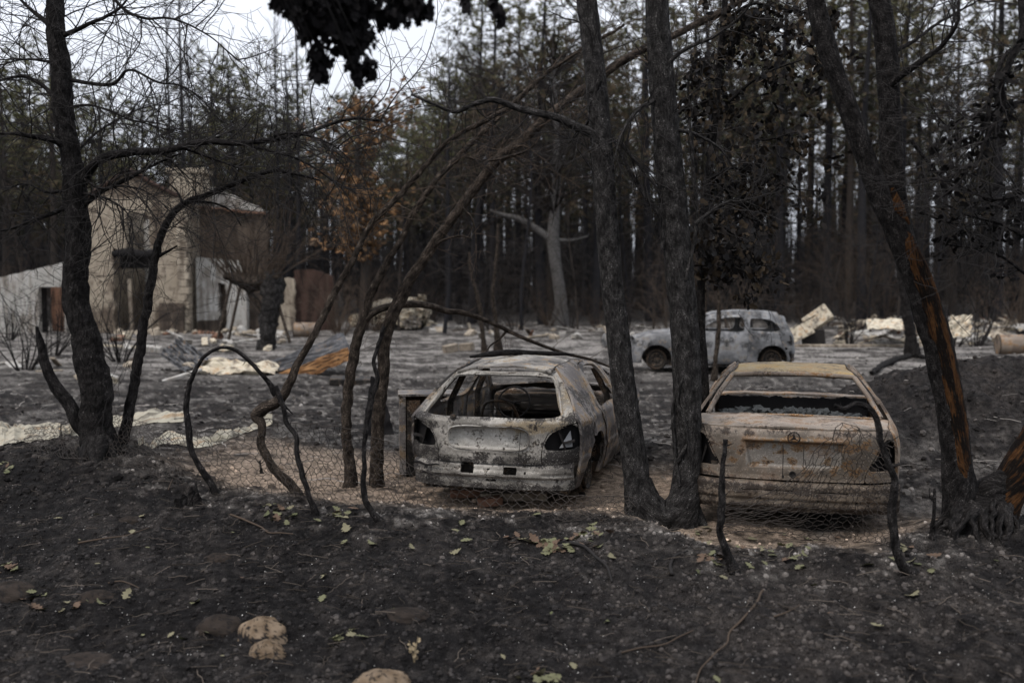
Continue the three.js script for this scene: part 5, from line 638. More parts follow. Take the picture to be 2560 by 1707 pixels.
// the forked tree at the right with bark burnt down to orange wood
const woodTex = tex(256, 512, (u, v) => { const x = u * 0.5, y = v, s = fbm(x * 60, y * 5, 4), p = fbm(x * 9 + 4, y * 2.2, 4); let c = mix3([0.27, 0.185, 0.115], [0.42, 0.295, 0.18], clamp(0.5 + s * 1.6)); c = mix3(c, [0.10, 0.085, 0.075], clamp((p + s * 0.9 + 0.17) * 4)); c = mix3(c, [0.36, 0.34, 0.31], clamp((fbm(x * 70, y * 9 + 4, 3) - 0.34) * 5) * 0.5); return c; }, { repeat: [2, 1] });
M.strippedWood = mat({ map: woodTex, color: lin(0.62, 0.58, 0.55), bumpMap: barkBump, bumpScale: 0.008 });
{
  const b = groundAt(2398, 1325), d = -b.z, q = l => rel(b, l.map(p => [p[0], p[1], d + (p[2] || 0)])), t = tree('forked_tree', 'leaning forked tree with bark burnt down to orange wood beside the earth mound', 'tree', b), R = rng(431);
  const g = new G(); const [pp] = limb(g, q([[2410, 1345], [2402, 1260], [2395, 1160], [2384, 1060], [2365, 950], [2345, 860], [2310, 740], [2275, 650], [2240, 570], [2205, 500], [2178, 430], [2150, 350], [2118, 260], [2085, 170], [2058, 80], [2040, 0], [2020, -120], [1995, -320]]), [0.17, 0.125, 0.108, 0.1, 0.098, 0.1, 0.098, 0.093, 0.086, 0.075, 0.072, 0.07, 0.068, 0.066, 0.066, 0.062, 0.055, 0.04], { seg: 24, step: 0.03, rough: 0.14, uo: 15 }); mesh('trunk', g, M.barkDark, t);
  const f = new G(); const [pf] = limb(f, q([[2270, 640, 0.05], [2250, 560, 0.05], [2236, 480, 0.05], [2230, 380, 0.05], [2224, 260, 0.05], [2218, 140, 0.05], [2205, 30, 0.05], [2185, -60, 0.05], [2150, -260, 0]]), [0.075, 0.08, 0.078, 0.078, 0.076, 0.075, 0.075, 0.065, 0.05], { seg: 22, step: 0.03, rough: 0.13, uo: 18 }); mesh('trunk', f, M.barkDark, t);
  const w = new G(); limb(w, q([[2412, 1235, -0.055], [2405, 1150, -0.062], [2393, 1050, -0.06], [2376, 950, -0.06], [2356, 860, -0.062], [2325, 750, -0.06], [2292, 660, -0.055], [2266, 600, -0.05], [2250, 560, -0.03]]), [0.03, 0.06, 0.068, 0.066, 0.066, 0.066, 0.064, 0.05, 0.015], { seg: 14, step: 0.03, rough: 0.18, uo: 21 }); mesh('bare_wood', w, M.strippedWood, t);
  const w2 = new G(); limb(w2, q([[2270, 560, -0.02], [2245, 520, -0.045], [2232, 470, -0.03]]), [0.02, 0.05, 0.015], { seg: 10, step: 0.03, rough: 0.2, uo: 23 }); mesh('bare_wood', w2, M.strippedWood, t);
  const rt = new G(); for (let k = 0; k < 44; k++) { const x = 2325 + 250 * (k + R()) / 44, y = 1338 + 40 * R(), e = -0.42 + 0.5 * R(), fx = 2395 + 120 * R() ** 1.5, r = 0.015 + 0.05 * R() * R(); limb(rt, q([[fx, 1215 + 40 * R(), 0.02], [lerp(fx, x, 0.35) + 8, 1268, e * 0.25], [lerp(fx, x, 0.75), 1315, e * 0.7], [x, y + 14, e]]), [r * 1.1, r * 1.25, r * 0.8, r * 0.3], { seg: 9, step: 0.025, rough: 0.3, uo: k * 3.7, kink: 0.04 }); } limb(rt, q([[2440, 1380, -0.1], [2455, 1300, -0.02], [2485, 1230, 0.02], [2520, 1190, 0.05]]), [0.2, 0.17, 0.12, 0.06], { seg: 18, step: 0.03, rough: 0.45, uo: 5, kink: 0.03 }); mesh('root_mass', rt, M.barkDark, t);
  const st = new G(); limb(st, q([[2490, 1290, 0.02], [2535, 1190, 0.05], [2590, 1080, 0.1], [2650, 930, 0.15], [2720, 700, 0.2], [2800, 350, 0.2]]), [0.14, 0.105, 0.09, 0.085, 0.08, 0.06], { seg: 18, step: 0.04, rough: 0.16, uo: 27 }); mesh('trunk', st, M.strippedWood, t);
  const rl = new G(), tw = new G(); const br = [[[[2228, 215, 0], [2260, 185, -0.1], [2310, 150, -0.2], [2360, 110, -0.3], [2395, 55, -0.4], [2402, -20, -0.4]], 0.03], [[[2226, 130, 0], [2270, 110, 0.1], [2330, 70, 0.2], [2400, 30, 0.3], [2480, -20, 0.3]], 0.018], [[[2560, -20, -0.8], [2555, 80, -0.8], [2530, 140, -0.8], [2510, 200, -0.8], [2505, 280, -0.8], [2470, 340, -0.85], [2440, 420, -0.9]], 0.03], [[[2570, 120, -0.7], [2520, 130, -0.75], [2480, 220, -0.8], [2460, 320, -0.8], [2400, 470, -0.8]], 0.018], [[[2280, 350, 0.4], [2320, 400, 0.4], [2380, 460, 0.4], [2450, 490, 0.4], [2560, 520, 0.4]], 0.016], [[[2300, 530, 0.2], [2380, 555, 0.1], [2460, 560, 0], [2570, 530, 0]], 0.012], [[[2600, 620, -0.3], [2500, 560, -0.3], [2420, 540, -0.3], [2340, 500, -0.3]], 0.014], [[[2580, 480, -0.6], [2500, 500, -0.6], [2430, 480, -0.6], [2370, 440, -0.6]], 0.012], [[[2600, 250, -0.5], [2520, 260, -0.5], [2440, 310, -0.5], [2350, 330, -0.4]], 0.014], [[[2590, 700, 0], [2500, 640, 0], [2430, 620, 0], [2350, 610, 0.1]], 0.012]];
  br.forEach(([l, r], k) => { const bg = new G(), pts = q(l); const [p2] = limb(bg, pts, pts.map((_, j) => r * (1 - 0.75 * j / (pts.length - 1))), { seg: 8, step: 0.04, rough: 0.15, uo: k + 60, kink: 0.012 }); mesh('branch', bg, M.barkDark, t); twigsOn(tw, p2, 15, 0.62, 0.006, R, { density: 5, curl: 0.12 }); if (k > 1) for (let j = 0; j < 16; j++) { const [p] = along(p2, 0.25 + 0.75 * R()), n = 2 + Math.floor(R() * R() * 9), c = p.clone().add(V((R() - 0.5) * 0.2, (R() - 0.6) * 0.2, (R() - 0.5) * 0.2)); for (let m = 0; m < n; m++) leafInto(rl, c.clone().add(V((R() - 0.5) * 0.12, (R() - 0.5) * 0.08, (R() - 0.5) * 0.12)), V(R() - 0.5, -0.4 * R(), R() - 0.5), V(R() - 0.5, R() - 0.5, R() - 0.5), 0.035 + 0.04 * R(), R, [0.014, 0.013, 0.0125], 4); } });
  mesh('burnt_leaves', rl, M.leafDead, t, true); mesh('twigs', tw, M.twig, t, true);
}

// ---------------------------------------------------------------- leaves
function leafInto(g, c, dir, nrm, L, R, col, n = 4) {                                                   // one lobed, curled leaf
  const d = dir.clone().normalize(), s = V().crossVectors(nrm, d).normalize(), u = V().crossVectors(d, s), curl = (R() - 0.3) * 1.1, cup = (R() - 0.4) * 0.5; let pm, pl, pr;
  for (let k = 0; k <= n; k++) {
    const t = k / n, w = L * 0.36 * Math.sin(Math.PI * Math.min(1, t * 0.92 + 0.08)) * (k % 2 ? 1.15 : 0.6) * (k === n ? 0.1 : 1), m = c.clone().addScaledVector(d, L * (t - 0.5)).addScaledVector(u, L * curl * (t - 0.5) ** 2), l = m.clone().addScaledVector(s, w).addScaledVector(u, w * cup).addScaledVector(d, L * 0.06), r = m.clone().addScaledVector(s, -w).addScaledVector(u, w * cup).addScaledVector(d, L * 0.06);
    if (k) { g.quad(pm, m, l, pl, col); g.quad(m, pm, pr, r, col); } pm = m; pl = l; pr = r;
  }
}
// burnt leaves still hanging right of the twin trunks
{
  const b = groundAt(1775, 1000), d = 9.3, t = thing('burnt_leaved_oak', 'slim oak behind the twin trunks with clusters of curled black leaves', 'tree', onGround(at(1768, 1000, d).x, -d)), o = t.position.clone(), R = rng(501), q = l => l.map(([x, y, e]) => at(x, y, d + (e || 0)).sub(o)), tr = new G(), tw = new G(), lf = new G();
  const [pp] = limb(tr, [V(0, -0.15, 0), ...q([[1762, 950], [1752, 800], [1755, 650], [1765, 500], [1785, 330], [1800, 150], [1815, -20], [1830, -200]])], [0.05, 0.042, 0.04, 0.038, 0.036, 0.034, 0.03, 0.026, 0.02], { seg: 10, step: 0.05, rough: 0.14 }); mesh('trunk', tr, M.barkDark, t);
  const br = [[[1788, 300], [1850, 230, -0.2], [1920, 180, -0.3], [2000, 150, -0.4], [2080, 120, -0.4]], [[1790, 280], [1850, 330, -0.2], [1910, 350, -0.3], [1990, 330, -0.4], [2060, 330, -0.4]], [[1770, 450], [1830, 420, 0.1], [1900, 440, 0.2], [1980, 470, 0.2], [2070, 480, 0.2]], [[1765, 520], [1800, 560, -0.1], [1850, 600, -0.2], [1890, 660, -0.2], [1900, 690, -0.2]], [[1800, 150], [1860, 90, 0.2], [1930, 70, 0.2], [2010, 60, 0.1]], [[1800, 180], [1740, 150, 0.2], [1720, 230, 0.2], [1740, 330, 0.1]], [[1805, 60], [1880, 10, -0.2], [1960, 20, -0.3], [2060, 40, -0.3]], [[1768, 420], [1820, 480, 0.3], [1860, 540, 0.3], [1950, 560, 0.2]], [[1755, 600], [1780, 640, -0.2], [1840, 660, -0.2], [1880, 700, -0.2]]];
  const clusters = [];
  br.forEach((l, k) => { const g = new G(), pts = q(l); const [p2] = limb(g, pts, pts.map((_, j) => 0.017 * (1 - 0.75 * j / (pts.length - 1))), { seg: 7, step: 0.05, rough: 0.1, uo: k, kink: 0.01 }); mesh('branch', g, M.barkDark, t); twigsOn(tw, p2, 16, 0.4, 0.005, R, { levels: 2 }); for (let j = 0; j < 40; j++) { const f = 0.12 + 0.88 * R(), [p] = along(p2, f); clusters.push(p.clone().add(V((R() + R() - 1) * 0.34, (R() + R() - 1.15) * 0.32, (R() - 0.5) * 0.5))); } });
  const cols = [[0.016, 0.0145, 0.0135], [0.026, 0.022, 0.019], [0.05, 0.038, 0.026], [0.021, 0.02, 0.02]];
  for (const c of clusters) { const n = 4 + Math.floor(R() * R() * 18); for (let k = 0; k < n; k++) leafInto(lf, c.clone().add(V((R() - 0.5) * 0.14, (R() - 0.5) * 0.14, (R() - 0.5) * 0.14)), V(R() - 0.5, -0.7 * R(), R() - 0.5), V(R() - 0.5, R() - 0.5, R() - 0.5), 0.042 + 0.055 * R(), R, cols[Math.floor(R() * 4)], 4); }
  mesh('twigs', tw, M.twig, t, true); mesh('burnt_leaves', lf, M.leafDead, t, true);
}
// a blackened bough hanging into view from a tree that stands beside the camera
{
  const d = 4.7, o = onGround(-3.6, -1.6), t = thing('overhanging_oak', 'near oak whose bough of blackened leaves hangs in from above', 'tree', o), R = rng(511), q = l => l.map(([x, y, e]) => at(x, y, d + (e || 0)).sub(o)), tr = new G(), bo = new G(), lf = new G();
  limb(tr, [V(0, -0.2, 0), V(0.05, 1.5, 0), V(-0.05, 3.2, 0.1), V(0.1, 5.2, 0)], [0.2, 0.16, 0.15, 0.1], { seg: 16, step: 0.08, rough: 0.12 }); mesh('trunk', tr, M.barkDark, t);
  const [pp] = limb(bo, [V(0, 3.6, 0), V(0.7, 4.2, -0.9), ...q([[560, -330, -0.9], [700, -230, -0.3], [820, -130], [930, -90], [1040, -70], [1180, -60]])], [0.07, 0.05, 0.035, 0.028, 0.022, 0.018, 0.013, 0.008], { seg: 8, step: 0.06, rough: 0.1 }); mesh('bough', bo, M.barkDark, t);
  const hang = [[705, 5, 20], [735, 15, 28], [765, 10, 30], [800, 12, 34], [840, 15, 34], [880, 12, 30], [925, 8, 24], [985, 12, 28], [1020, 18, 28], [1055, 20, 20], [760, 50, 22], [785, 72, 20], [830, 55, 32], [870, 50, 28], [905, 40, 18], [960, 45, 16], [1000, 45, 18], [752, 95, 11], [845, 95, 28], [880, 105, 26], [915, 95, 20], [800, 135, 20], [800, 165, 20], [795, 188, 15], [870, 125, 16], [885, 160, 14], [892, 190, 11], [899, 208, 6], [920, 165, 14], [930, 185, 9], [1162, 2, 7], [1168, 20, 6], [1230, 8, 8], [1244, 34, 9], [1256, 50, 7]];
  const tw = new G(); for (const [x, y, r] of hang) { const c = q([[x, y]])[0], [a] = along(pp, clamp(0.55 + (x - 700) / 1100)), m = r * 1.25 / 530; tw.tube([a, a.clone().lerp(c, 0.5).add(V(0.03, 0.03, 0)), c], () => 0.004, 4); const n = Math.round(6 + r * r * 0.12); for (let k = 0; k < n; k++) { const e = V(R() - 0.5, R() - 0.5, R() - 0.5).normalize().multiplyScalar(m * 1.25 * R() ** 0.6); e.z *= 2; leafInto(lf, c.clone().add(e), V(R() - 0.5, -0.5, R() - 0.5), V(R() - 0.5, R() - 0.5, R() - 0.5), 0.03 + 0.035 * R(), R, [0.013, 0.012, 0.0125], 6); } }
  mesh('twigs', tw, M.twig, t, true); mesh('burnt_leaves', lf, M.leafDead, t, true);
}
// small saplings in the yard
for (const [base, list, r, lab] of [[[1750, 944], [[1750, 950, 0], [1752, 880, 0], [1760, 800, 0], [1765, 730, 0], [1750, 680, 0], [1730, 620, 0], [1728, 540, 0]], 0.055, 'slim brown sapling in front of the small blue grey car'], [[1783, 952], [[1783, 958, 0], [1790, 900, 0], [1797, 820, 0], [1798, 740, 0], [1796, 690, 0], [1800, 600, 0], [1812, 520, 0]], 0.055, 'slim brown sapling leaning past the rear of the twin trunks'], [[1212, 884], [[1214, 892, 0], [1206, 830, 0], [1198, 760, 0], [1180, 690, 0], [1172, 630, 0]], 0.08, 'pale peeled sapling left of the large grey tree'], [[1245, 880], [[1246, 890, 0], [1240, 800, 0], [1232, 740, 0], [1240, 660, 0], [1246, 560, 0]], 0.08, 'crooked pale sapling standing in the ash of the yard']]) leaning('yard_sapling', lab, base, list, [r, r * 0.4], { m: M.barkBrown, seg: 8, twigs: 16, tl: 1.5, tm: M.twigFar, f0: 0.35, to: { step: 0.2, density: 2.2, rmin: 0.005, levels: 2 } });
leaning('yard_sapling', 'straight charred sapling rising behind the earth mound', [2285, 893], [[2286, 900, 0], [2276, 840, 0], [2268, 780, 0], [2258, 720, 0], [2250, 640, 0], [2243, 540, 0], [2240, 430, 0]], [0.15, 0.08], { m: M.barkDark, seg: 8, twigs: 12, tl: 1.6, tm: M.twig, to: { step: 0.25, density: 1.8, rmin: 0.006, levels: 2 } });
{
  const R = rng(520), defs = [[60, 925, 1.6, 'grey tangled bush left of the gnarled tree'], [130, 890, 1.9, 'tall tangled bush of bent grey stems by the low white wall'], [300, 905, 2.2, 'bush of bent grey stems between the gnarled tree and the arching sapling'], [20, 850, 1.7, 'dark bush at the corner of the low white wall'], [2120, 862, 1.1, 'clump of thin charred stems before the white debris'], [2385, 868, 1.5, 'clump of upright charred stems before the leaning white panel'], [2440, 866, 1.4, 'clump of upright charred stems beside the pale drum'], [1960, 800, 2.0, 'bare bush behind the toppled fridge'], [480, 790, 2.0, 'burnt bush standing close to the house front'], [840, 830, 2.3, 'brown burnt bush right of the brick wall'], [1080, 800, 2.0, 'burnt bush behind the crushed wreck']];
  defs.forEach(([px, py, H, lab], k) => { const p = groundAt(px, py), m = mesh('burnt_bush', bush(530 + k, H, k > 3 && k < 7 ? 16 : 12, { r: 0.02, rmin: 0.005, curl: k > 3 && k < 7 ? 0.03 : 0.16, density: k > 3 && k < 7 ? 0.5 : 1.5 }), k < 4 ? M.barkDark : k < 7 ? M.twig : M.twigBrown); m.position.copy(p); tag(m, lab, 'bush'); });
}
// ---------------------------------------------------------------- pollard willow with props
{
  const b = groundAt(668, 872), d = -b.z, t = thing('pollard_willow', 'burnt pollard willow with a fan of brown shoots before the house', 'tree', b), q = l => rel(b, l.map(p => [p[0], p[1], d + (p[2] || 0)])), R = rng(541), g = new G(), tw = new G();
  limb(g, q([[664, 880], [668, 850], [672, 800], [680, 740], [684, 700], [680, 680]]), [0.3, 0.25, 0.27, 0.31, 0.33, 0.2], { seg: 16, step: 0.06, rough: 0.4, kink: 0.03 }); mesh('trunk', g, M.bark, t);
  const h = new G(); limb(h, q([[695, 690], [660, 704], [620, 708], [590, 696], [565, 688]]), [0.26, 0.2, 0.24, 0.2, 0.1], { seg: 14, step: 0.06, rough: 0.5, kink: 0.06 }); limb(h, q([[672, 800], [645, 760], [625, 735], [612, 715]]), [0.1, 0.1, 0.09, 0.06], { seg: 8, step: 0.1, rough: 0.15 }); mesh('pollard_head', h, M.barkBrown, t);
  for (let k = 0; k < 95; k++) { const x = 562 + 135 * R(), p = q([[x, 684 + R() * 14, (R() - 0.5) * 0.5]])[0], s = (x - 630) / 68; sprout(tw, p, V(s * 1.0 + (R() - 0.5) * 0.9, 1.1, (R() - 0.5) * 0.9), 0.9 + 2.1 * R(), 0.018, 1, { step: 0.2, wiggle: 0.22, curl: 0.08, up: 0.02, rmin: 0.006, levels: 2, density: 0.9 }, R); }
  mesh('shoots', tw, M.twigBrown, t, true);
  for (const [a, c] of [[[578, 699], [544, 845]], [[602, 706], [571, 849]], [[697, 765], [724, 856]]]) { const pg = new G(), [p0, p1] = q([a, [c[0], c[1], -0.6]]); pg.tube([p1, p0], () => 0.045, 6); const m = mesh('leaning_prop', pg, M.barkBrown); m.position.copy(b); tag(m, 'thin wooden prop leaning against the pollard willow', 'pole', 'props of the pollard willow'); }
}
// ---------------------------------------------------------------- corrugated sheets
const corrTex = tex(512, 512, (u, v) => { const p = fbm(u * 3, v * 5, 5), f = fbm(u * 20, v * 26, 4); let c = mix3([0.22, 0.22, 0.225], [0.46, 0.46, 0.46], clamp(0.5 + p + f * 0.6)); c = mix3(c, [0.10, 0.095, 0.095], clamp((fbm(u * 9 + 7, v * 2.2, 4) + f * 0.3) * 1.8)); c = mix3(c, [0.48, 0.36, 0.24], clamp((p - 0.25 + f * 0.3) * 2.5) * 0.6); return c; });
const corrRust = tex(512, 256, (u, v) => { const p = fbm(u * 2 + 5, v * 3, 5), f = fbm(u * 40, v * 5, 4); let c = mix3([0.33, 0.23, 0.145], [0.50, 0.375, 0.25], clamp(0.5 + p * 1.1 + f)); c = mix3(c, [0.13, 0.105, 0.09], clamp((fbm(u * 9, v * 2 + 3, 4) + f * 0.5 - 0.05) * 2.4)); return c; });
const palePaint = tex(512, 512, (u, v) => { const p = fbm(u * 3 + 15, v * 3, 5), f = fbm(u * 22, v * 22, 4); let c = mix3([0.66, 0.62, 0.54], [0.80, 0.77, 0.70], clamp(0.5 + p + f * 0.5)); c = mix3(c, [0.52, 0.38, 0.24], clamp((p - 0.10 + f * 0.4) * 2) * 0.6); c = mix3(c, [0.30, 0.275, 0.25], clamp((fbm(u * 4, v * 4 + 9, 5) + f * 0.3 - 0.08) * 2.4) * 0.7); return c; });
M.corrDark = mat({ map: corrTex, color: lin(0.5, 0.5, 0.52), roughness: 0.55, metalness: 0.2, specularIntensity: 0.6 }); M.corr = mat({ map: corrTex, roughness: 0.6, metalness: 0.2 }); M.corrRust = mat({ map: corrRust }); M.pale = mat({ map: palePaint, roughness: 0.8 });
function sheet(A, B, C, D, waves, amp, sag = 0, crumple = 0.02) {                                       // corners in order; waves run from A-D to B-C
  const g = new G(), nu = Math.max(14, waves * 8), nv = 14, n = V().subVectors(B, A).cross(V().subVectors(D, A)).normalize(), P = (u, v) => A.clone().lerp(B, u).lerp(D.clone().lerp(C, u), v).addScaledVector(n, amp * Math.sin(u * waves * 6.283) + crumple * (n2(u * 2 + A.x, v * 2) + 0.5 * n2(u * 5, v * 5 + A.z)) * 2 + sag * Math.sin(v * Math.PI));
  const grid = []; for (let j = 0; j <= nv; j++) for (let i = 0; i <= nu; i++) grid.push(P(i / nu, j / nv));
  const geo = side => { for (let j = 0; j < nv; j++) for (let i = 0; i < nu; i++) { const k = j * (nu + 1) + i, o = n.clone().multiplyScalar(side * 0.0015), a = grid[k].clone().add(o), b = grid[k + 1].clone().add(o), c = grid[k + nu + 2].clone().add(o), d = grid[k + nu + 1].clone().add(o), s = g.p.length / 3, nn = V().subVectors(b, a).cross(V().subVectors(d, a)).normalize(); for (const [p, u, v] of [[a, i, j], [b, i + 1, j], [c, i + 1, j + 1], [d, i, j + 1]]) g.vert(p, nn, u / nu, v / nv); g.i.push(s, s + 1, s + 2, s, s + 2, s + 3); } };
  geo(1); geo(-1); return g;
}
function sheetThing(name, label, cat, corners, waves, amp, m, o = {}) { const c = corners.map(a => at(...a)), b = c.reduce((s, p) => s.add(p.clone().multiplyScalar(0.25)), V()); b.y = heightAt(b.x, b.z); const g = sheet(...c.map(p => p.sub(b)), waves, amp, o.sag, o.crumple); const e = mesh(name, g, m); e.position.copy(b); return tag(e, label, cat, o.group); }
sheetThing('corrugated_sheet', 'grey corrugated iron sheet tilted up at its far end', 'metal sheet', [[396, 884, 22.6], [449, 843, 22.9], [524, 896, 22.2], [462, 931, 21.7]], 7, 0.022, M.corr);
sheetThing('pale_sheet', 'pale buckled metal sheet lying between the corrugated pieces', 'metal sheet', [[484, 931, 21.7], [512, 902, 22.4], [700, 913, 22.4], [684, 936, 21.5]], 2, 0.03, M.pale, { sag: -0.03, crumple: 0.05 });
sheetThing('corrugated_sheet', 'dark corrugated iron sheet slanting up to the right of the pale sheet', 'metal sheet', [[664, 936, 22.0], [672, 908, 22.6], [858, 832, 23.0], [876, 872, 22.2]], 4, 0.03, M.corrDark);
sheetThing('rusty_sheet', 'orange rusted iron sheet under the slanting corrugated sheet', 'metal sheet', [[764, 943, 21.4], [690, 934, 21.9], [869, 869, 22.15], [881, 901, 21.6]], 4, 0.02, M.corrRust);
// a dark trough and a charred board
{ const p = groundAt(882, 960), g = new G(); g.box(0, 0.07, 0, 0.9, 0.14, 0.5, 0.06, 0.1, -0.04, 0.03); const m = mesh('metal_trough', g, M.inside); m.position.copy(p); tag(m, 'low dark metal trough behind the leaning trees', 'trough');
  const b = groundAt(945, 1088), d = -b.z, gg = new G(), S = poly([[925, 940], [943, 958], [964, 1012], [988, 1092], [905, 1090], [911, 1042]].map(([x, y]) => { const v = at(x, y, d).sub(b); return [v.x, v.y]; })); panel(gg, [-0.45, 0.45, -0.1, 1], 0.03, (x, y) => S(x, y) + 0.012 * n2(x * 9, y * 9), (x, y) => V(x, y, -0.15 * y + 0.02 * n2(x * 4, y * 4)), 0.05); const c = mesh('charred_board', gg, M.char); c.position.copy(b); tag(c, 'pointed charred board standing behind the leaning trees', 'board'); }
// open metal cabinet beside the hatchback
{
  const b = groundAt(1066, 1182), d = -b.z, t = thing('metal_cabinet', 'open burnt metal cabinet standing beside the hatchback', 'cabinet', b, 0.12), w = 0.58, h = 0.85, e = 0.42, P = (n, m, f) => { const g = new G(); f(g); return mesh(n, g, m, t); };
  P('left_side', M.steelSide, g => g.box(-w / 2 + 0.035, h / 2, 0, 0.07, h, e, 0, 0, 0, 0.006)); P('right_side', M.steelSide, g => g.box(w / 2 - 0.02, h / 2, 0, 0.04, h, e, 0, 0, 0, 0.006)); P('back_panel', M.inside, g => g.box(0, h / 2, -e / 2 + 0.02, w - 0.12, h - 0.02, 0.02)); P('top', M.steelSide, g => g.box(0, h + 0.012, 0, w + 0.02, 0.025, e + 0.02, 0, 0, 0, 0.006)); P('base', M.inside, g => g.box(0, 0.05, 0, w - 0.12, 0.05, e - 0.03)); P('door_panel', M.inside, g => g.box(-w / 2 + 0.15, h / 2 - 0.01, e / 2 - 0.01, 0.14, h - 0.06, 0.02)); P('shelf', M.inside, g => g.box(0.05, h * 0.5, -0.02, w - 0.2, 0.02, e - 0.08));
}
// timber under the hatchback's tail
for (const [px, py, L, tw, m, lab] of [[1285, 1252, 0.62, -0.05, M.plaster, 'pale timber plank lying under the tail of the hatchback'], [1170, 1242, 0.34, 0.06, M.brick, 'short brown timber offcut under the tail of the hatchback'], [1225, 1268, 0.22, 0.35, M.brick, 'stubby wood block poking out from under the hatchback']]) { const p = groundAt(px, py), g = new G(); g.box(0, 0.05, 0, L, 0.075, 0.1, 0.05, tw, 0.02, 0.008); const e = mesh('timber_plank', g, m); e.position.copy(p); tag(e, lab, 'plank'); }
// concrete blocks and drums in the yard
for (const [px, py, ry, lab] of [[1126, 881, 0.5, 'pale concrete block lying tilted in the ash'], [1167, 878, -0.4, 'pale concrete block leaning on its neighbour in the ash']]) { const p = groundAt(px, py), g = new G(); g.box(0, 0.12, 0, 0.42, 0.22, 0.22, 0.1, ry, 0.12, 0.02); const e = mesh('concrete_block', g, M.plaster); e.position.copy(p); tag(e, lab, 'block'); }
function drum(px, py, L, r, turn, m, lab) { const p = groundAt(px, py), t = thing('steel_drum', lab, 'drum', p, turn), g = new G(), pr = [[0.001, -L / 2], [r * 0.95, -L / 2], [r, -L / 2 + 0.02], [r, -L / 6], [r * 1.03, -L / 6 + 0.015], [r, -L / 6 + 0.03], [r, L / 6], [r * 1.03, L / 6 + 0.015], [r, L / 6 + 0.03], [r, L / 2 - 0.02], [r * 0.95, L / 2], [0.001, L / 2]].map(a => new THREE.Vector2(...a)); g.add(new THREE.LatheGeometry(pr, 24), new THREE.Matrix4().makeRotationZ(Math.PI / 2).setPosition(0, r - 0.02, 0)); mesh('shell', g, m, t); const c = new G(); for (const s of [-1, 1]) c.add(new THREE.TorusGeometry(r, 0.014, 5, 24), new THREE.Matrix4().makeRotationY(Math.PI / 2).setPosition(s * L / 2, r - 0.02, 0)); mesh('rim', c, M.inside, t); }
drum(764, 842, 0.85, 0.27, 0.1, M.rusty, 'rusted steel drum lying on its side near the pollard willow');
drum(2540, 885, 0.95, 0.28, -0.15, M.rusty, 'rusty steel drum lying beside the white debris at the right');
drum(895, 815, 0.6, 0.28, 0.9, M.pale, 'pale round drum lying beside the crushed wreck');
drum(1530, 868, 0.5, 0.24, 0.4, M.bluish, 'blue grey bin lying in front of the small car');
// crushed wreck
{
  const b = groundAt(1000, 822), d = -b.z, t = thing('crushed_wreck', 'heap of crushed pale sheet metal from a wrecked trailer', 'wreck', b), q = (x, y, e) => at(x, y, d + e).sub(b), add = (n, m, c, a = 0.08) => mesh(n, sheet(...c.map(p => q(...p)), 1, 0.01, 0, a), m, t);
  add('roof_panel', M.pale, [[928, 765, -0.6], [1040, 752, -0.6], [1060, 742, 0.8], [945, 752, 0.8]]); add('fin_panel', M.pale, [[1035, 762, -0.3], [1045, 736, -0.2], [1060, 736, 0.1], [1072, 768, 0.1]]); add('side_panel', M.pale, [[960, 772, -0.5], [1060, 770, -0.5], [1050, 815, -0.6], [1000, 820, -0.7]]); add('side_panel', M.pale, [[928, 768, -0.4], [965, 772, -0.5], [960, 806, -0.5], [930, 812, -0.4]]); add('torn_panel', M.steel, [[1000, 800, -0.8], [1050, 790, -0.8], [1056, 815, -1.0], [1015, 824, -1.1]]); add('end_panel', M.pale, [[1058, 770, -0.4], [1074, 770, 0.4], [1076, 812, 0.3], [1062, 818, -0.5]]);
  const g = new G(); g.box(0.0, 0.35, -0.1, 2.0, 0.6, 1.0); mesh('chassis', g, M.char, t);
}
// toppled fridge
{
  const b = groundAt(2005, 866), t = thing('toppled_fridge', 'toppled white fridge with its door hanging open behind the small car', 'fridge', b, -0.25), P = (n, m, f) => { const g = new G(); f(g); return mesh(n, g, m, t); };
  P('door', M.pale, g => g.box(-0.05, 0.48, 0.2, 0.74, 0.46, 0.07, -0.2, 0, 0.5, 0.02)); P('body', M.pale, g => g.box(0.48, 0.86, -0.3, 0.85, 0.5, 0.5, -0.2, -0.1, 0.62, 0.03)); P('side_trim', M.dark, g => g.box(0.05, 0.78, 0.15, 0.8, 0.03, 0.05, -0.2, 0, 0.56)); P('foot', M.dark, g => g.box(0.35, 0.25, -0.2, 0.7, 0.5, 0.4, 0, 0, 0.1));
}
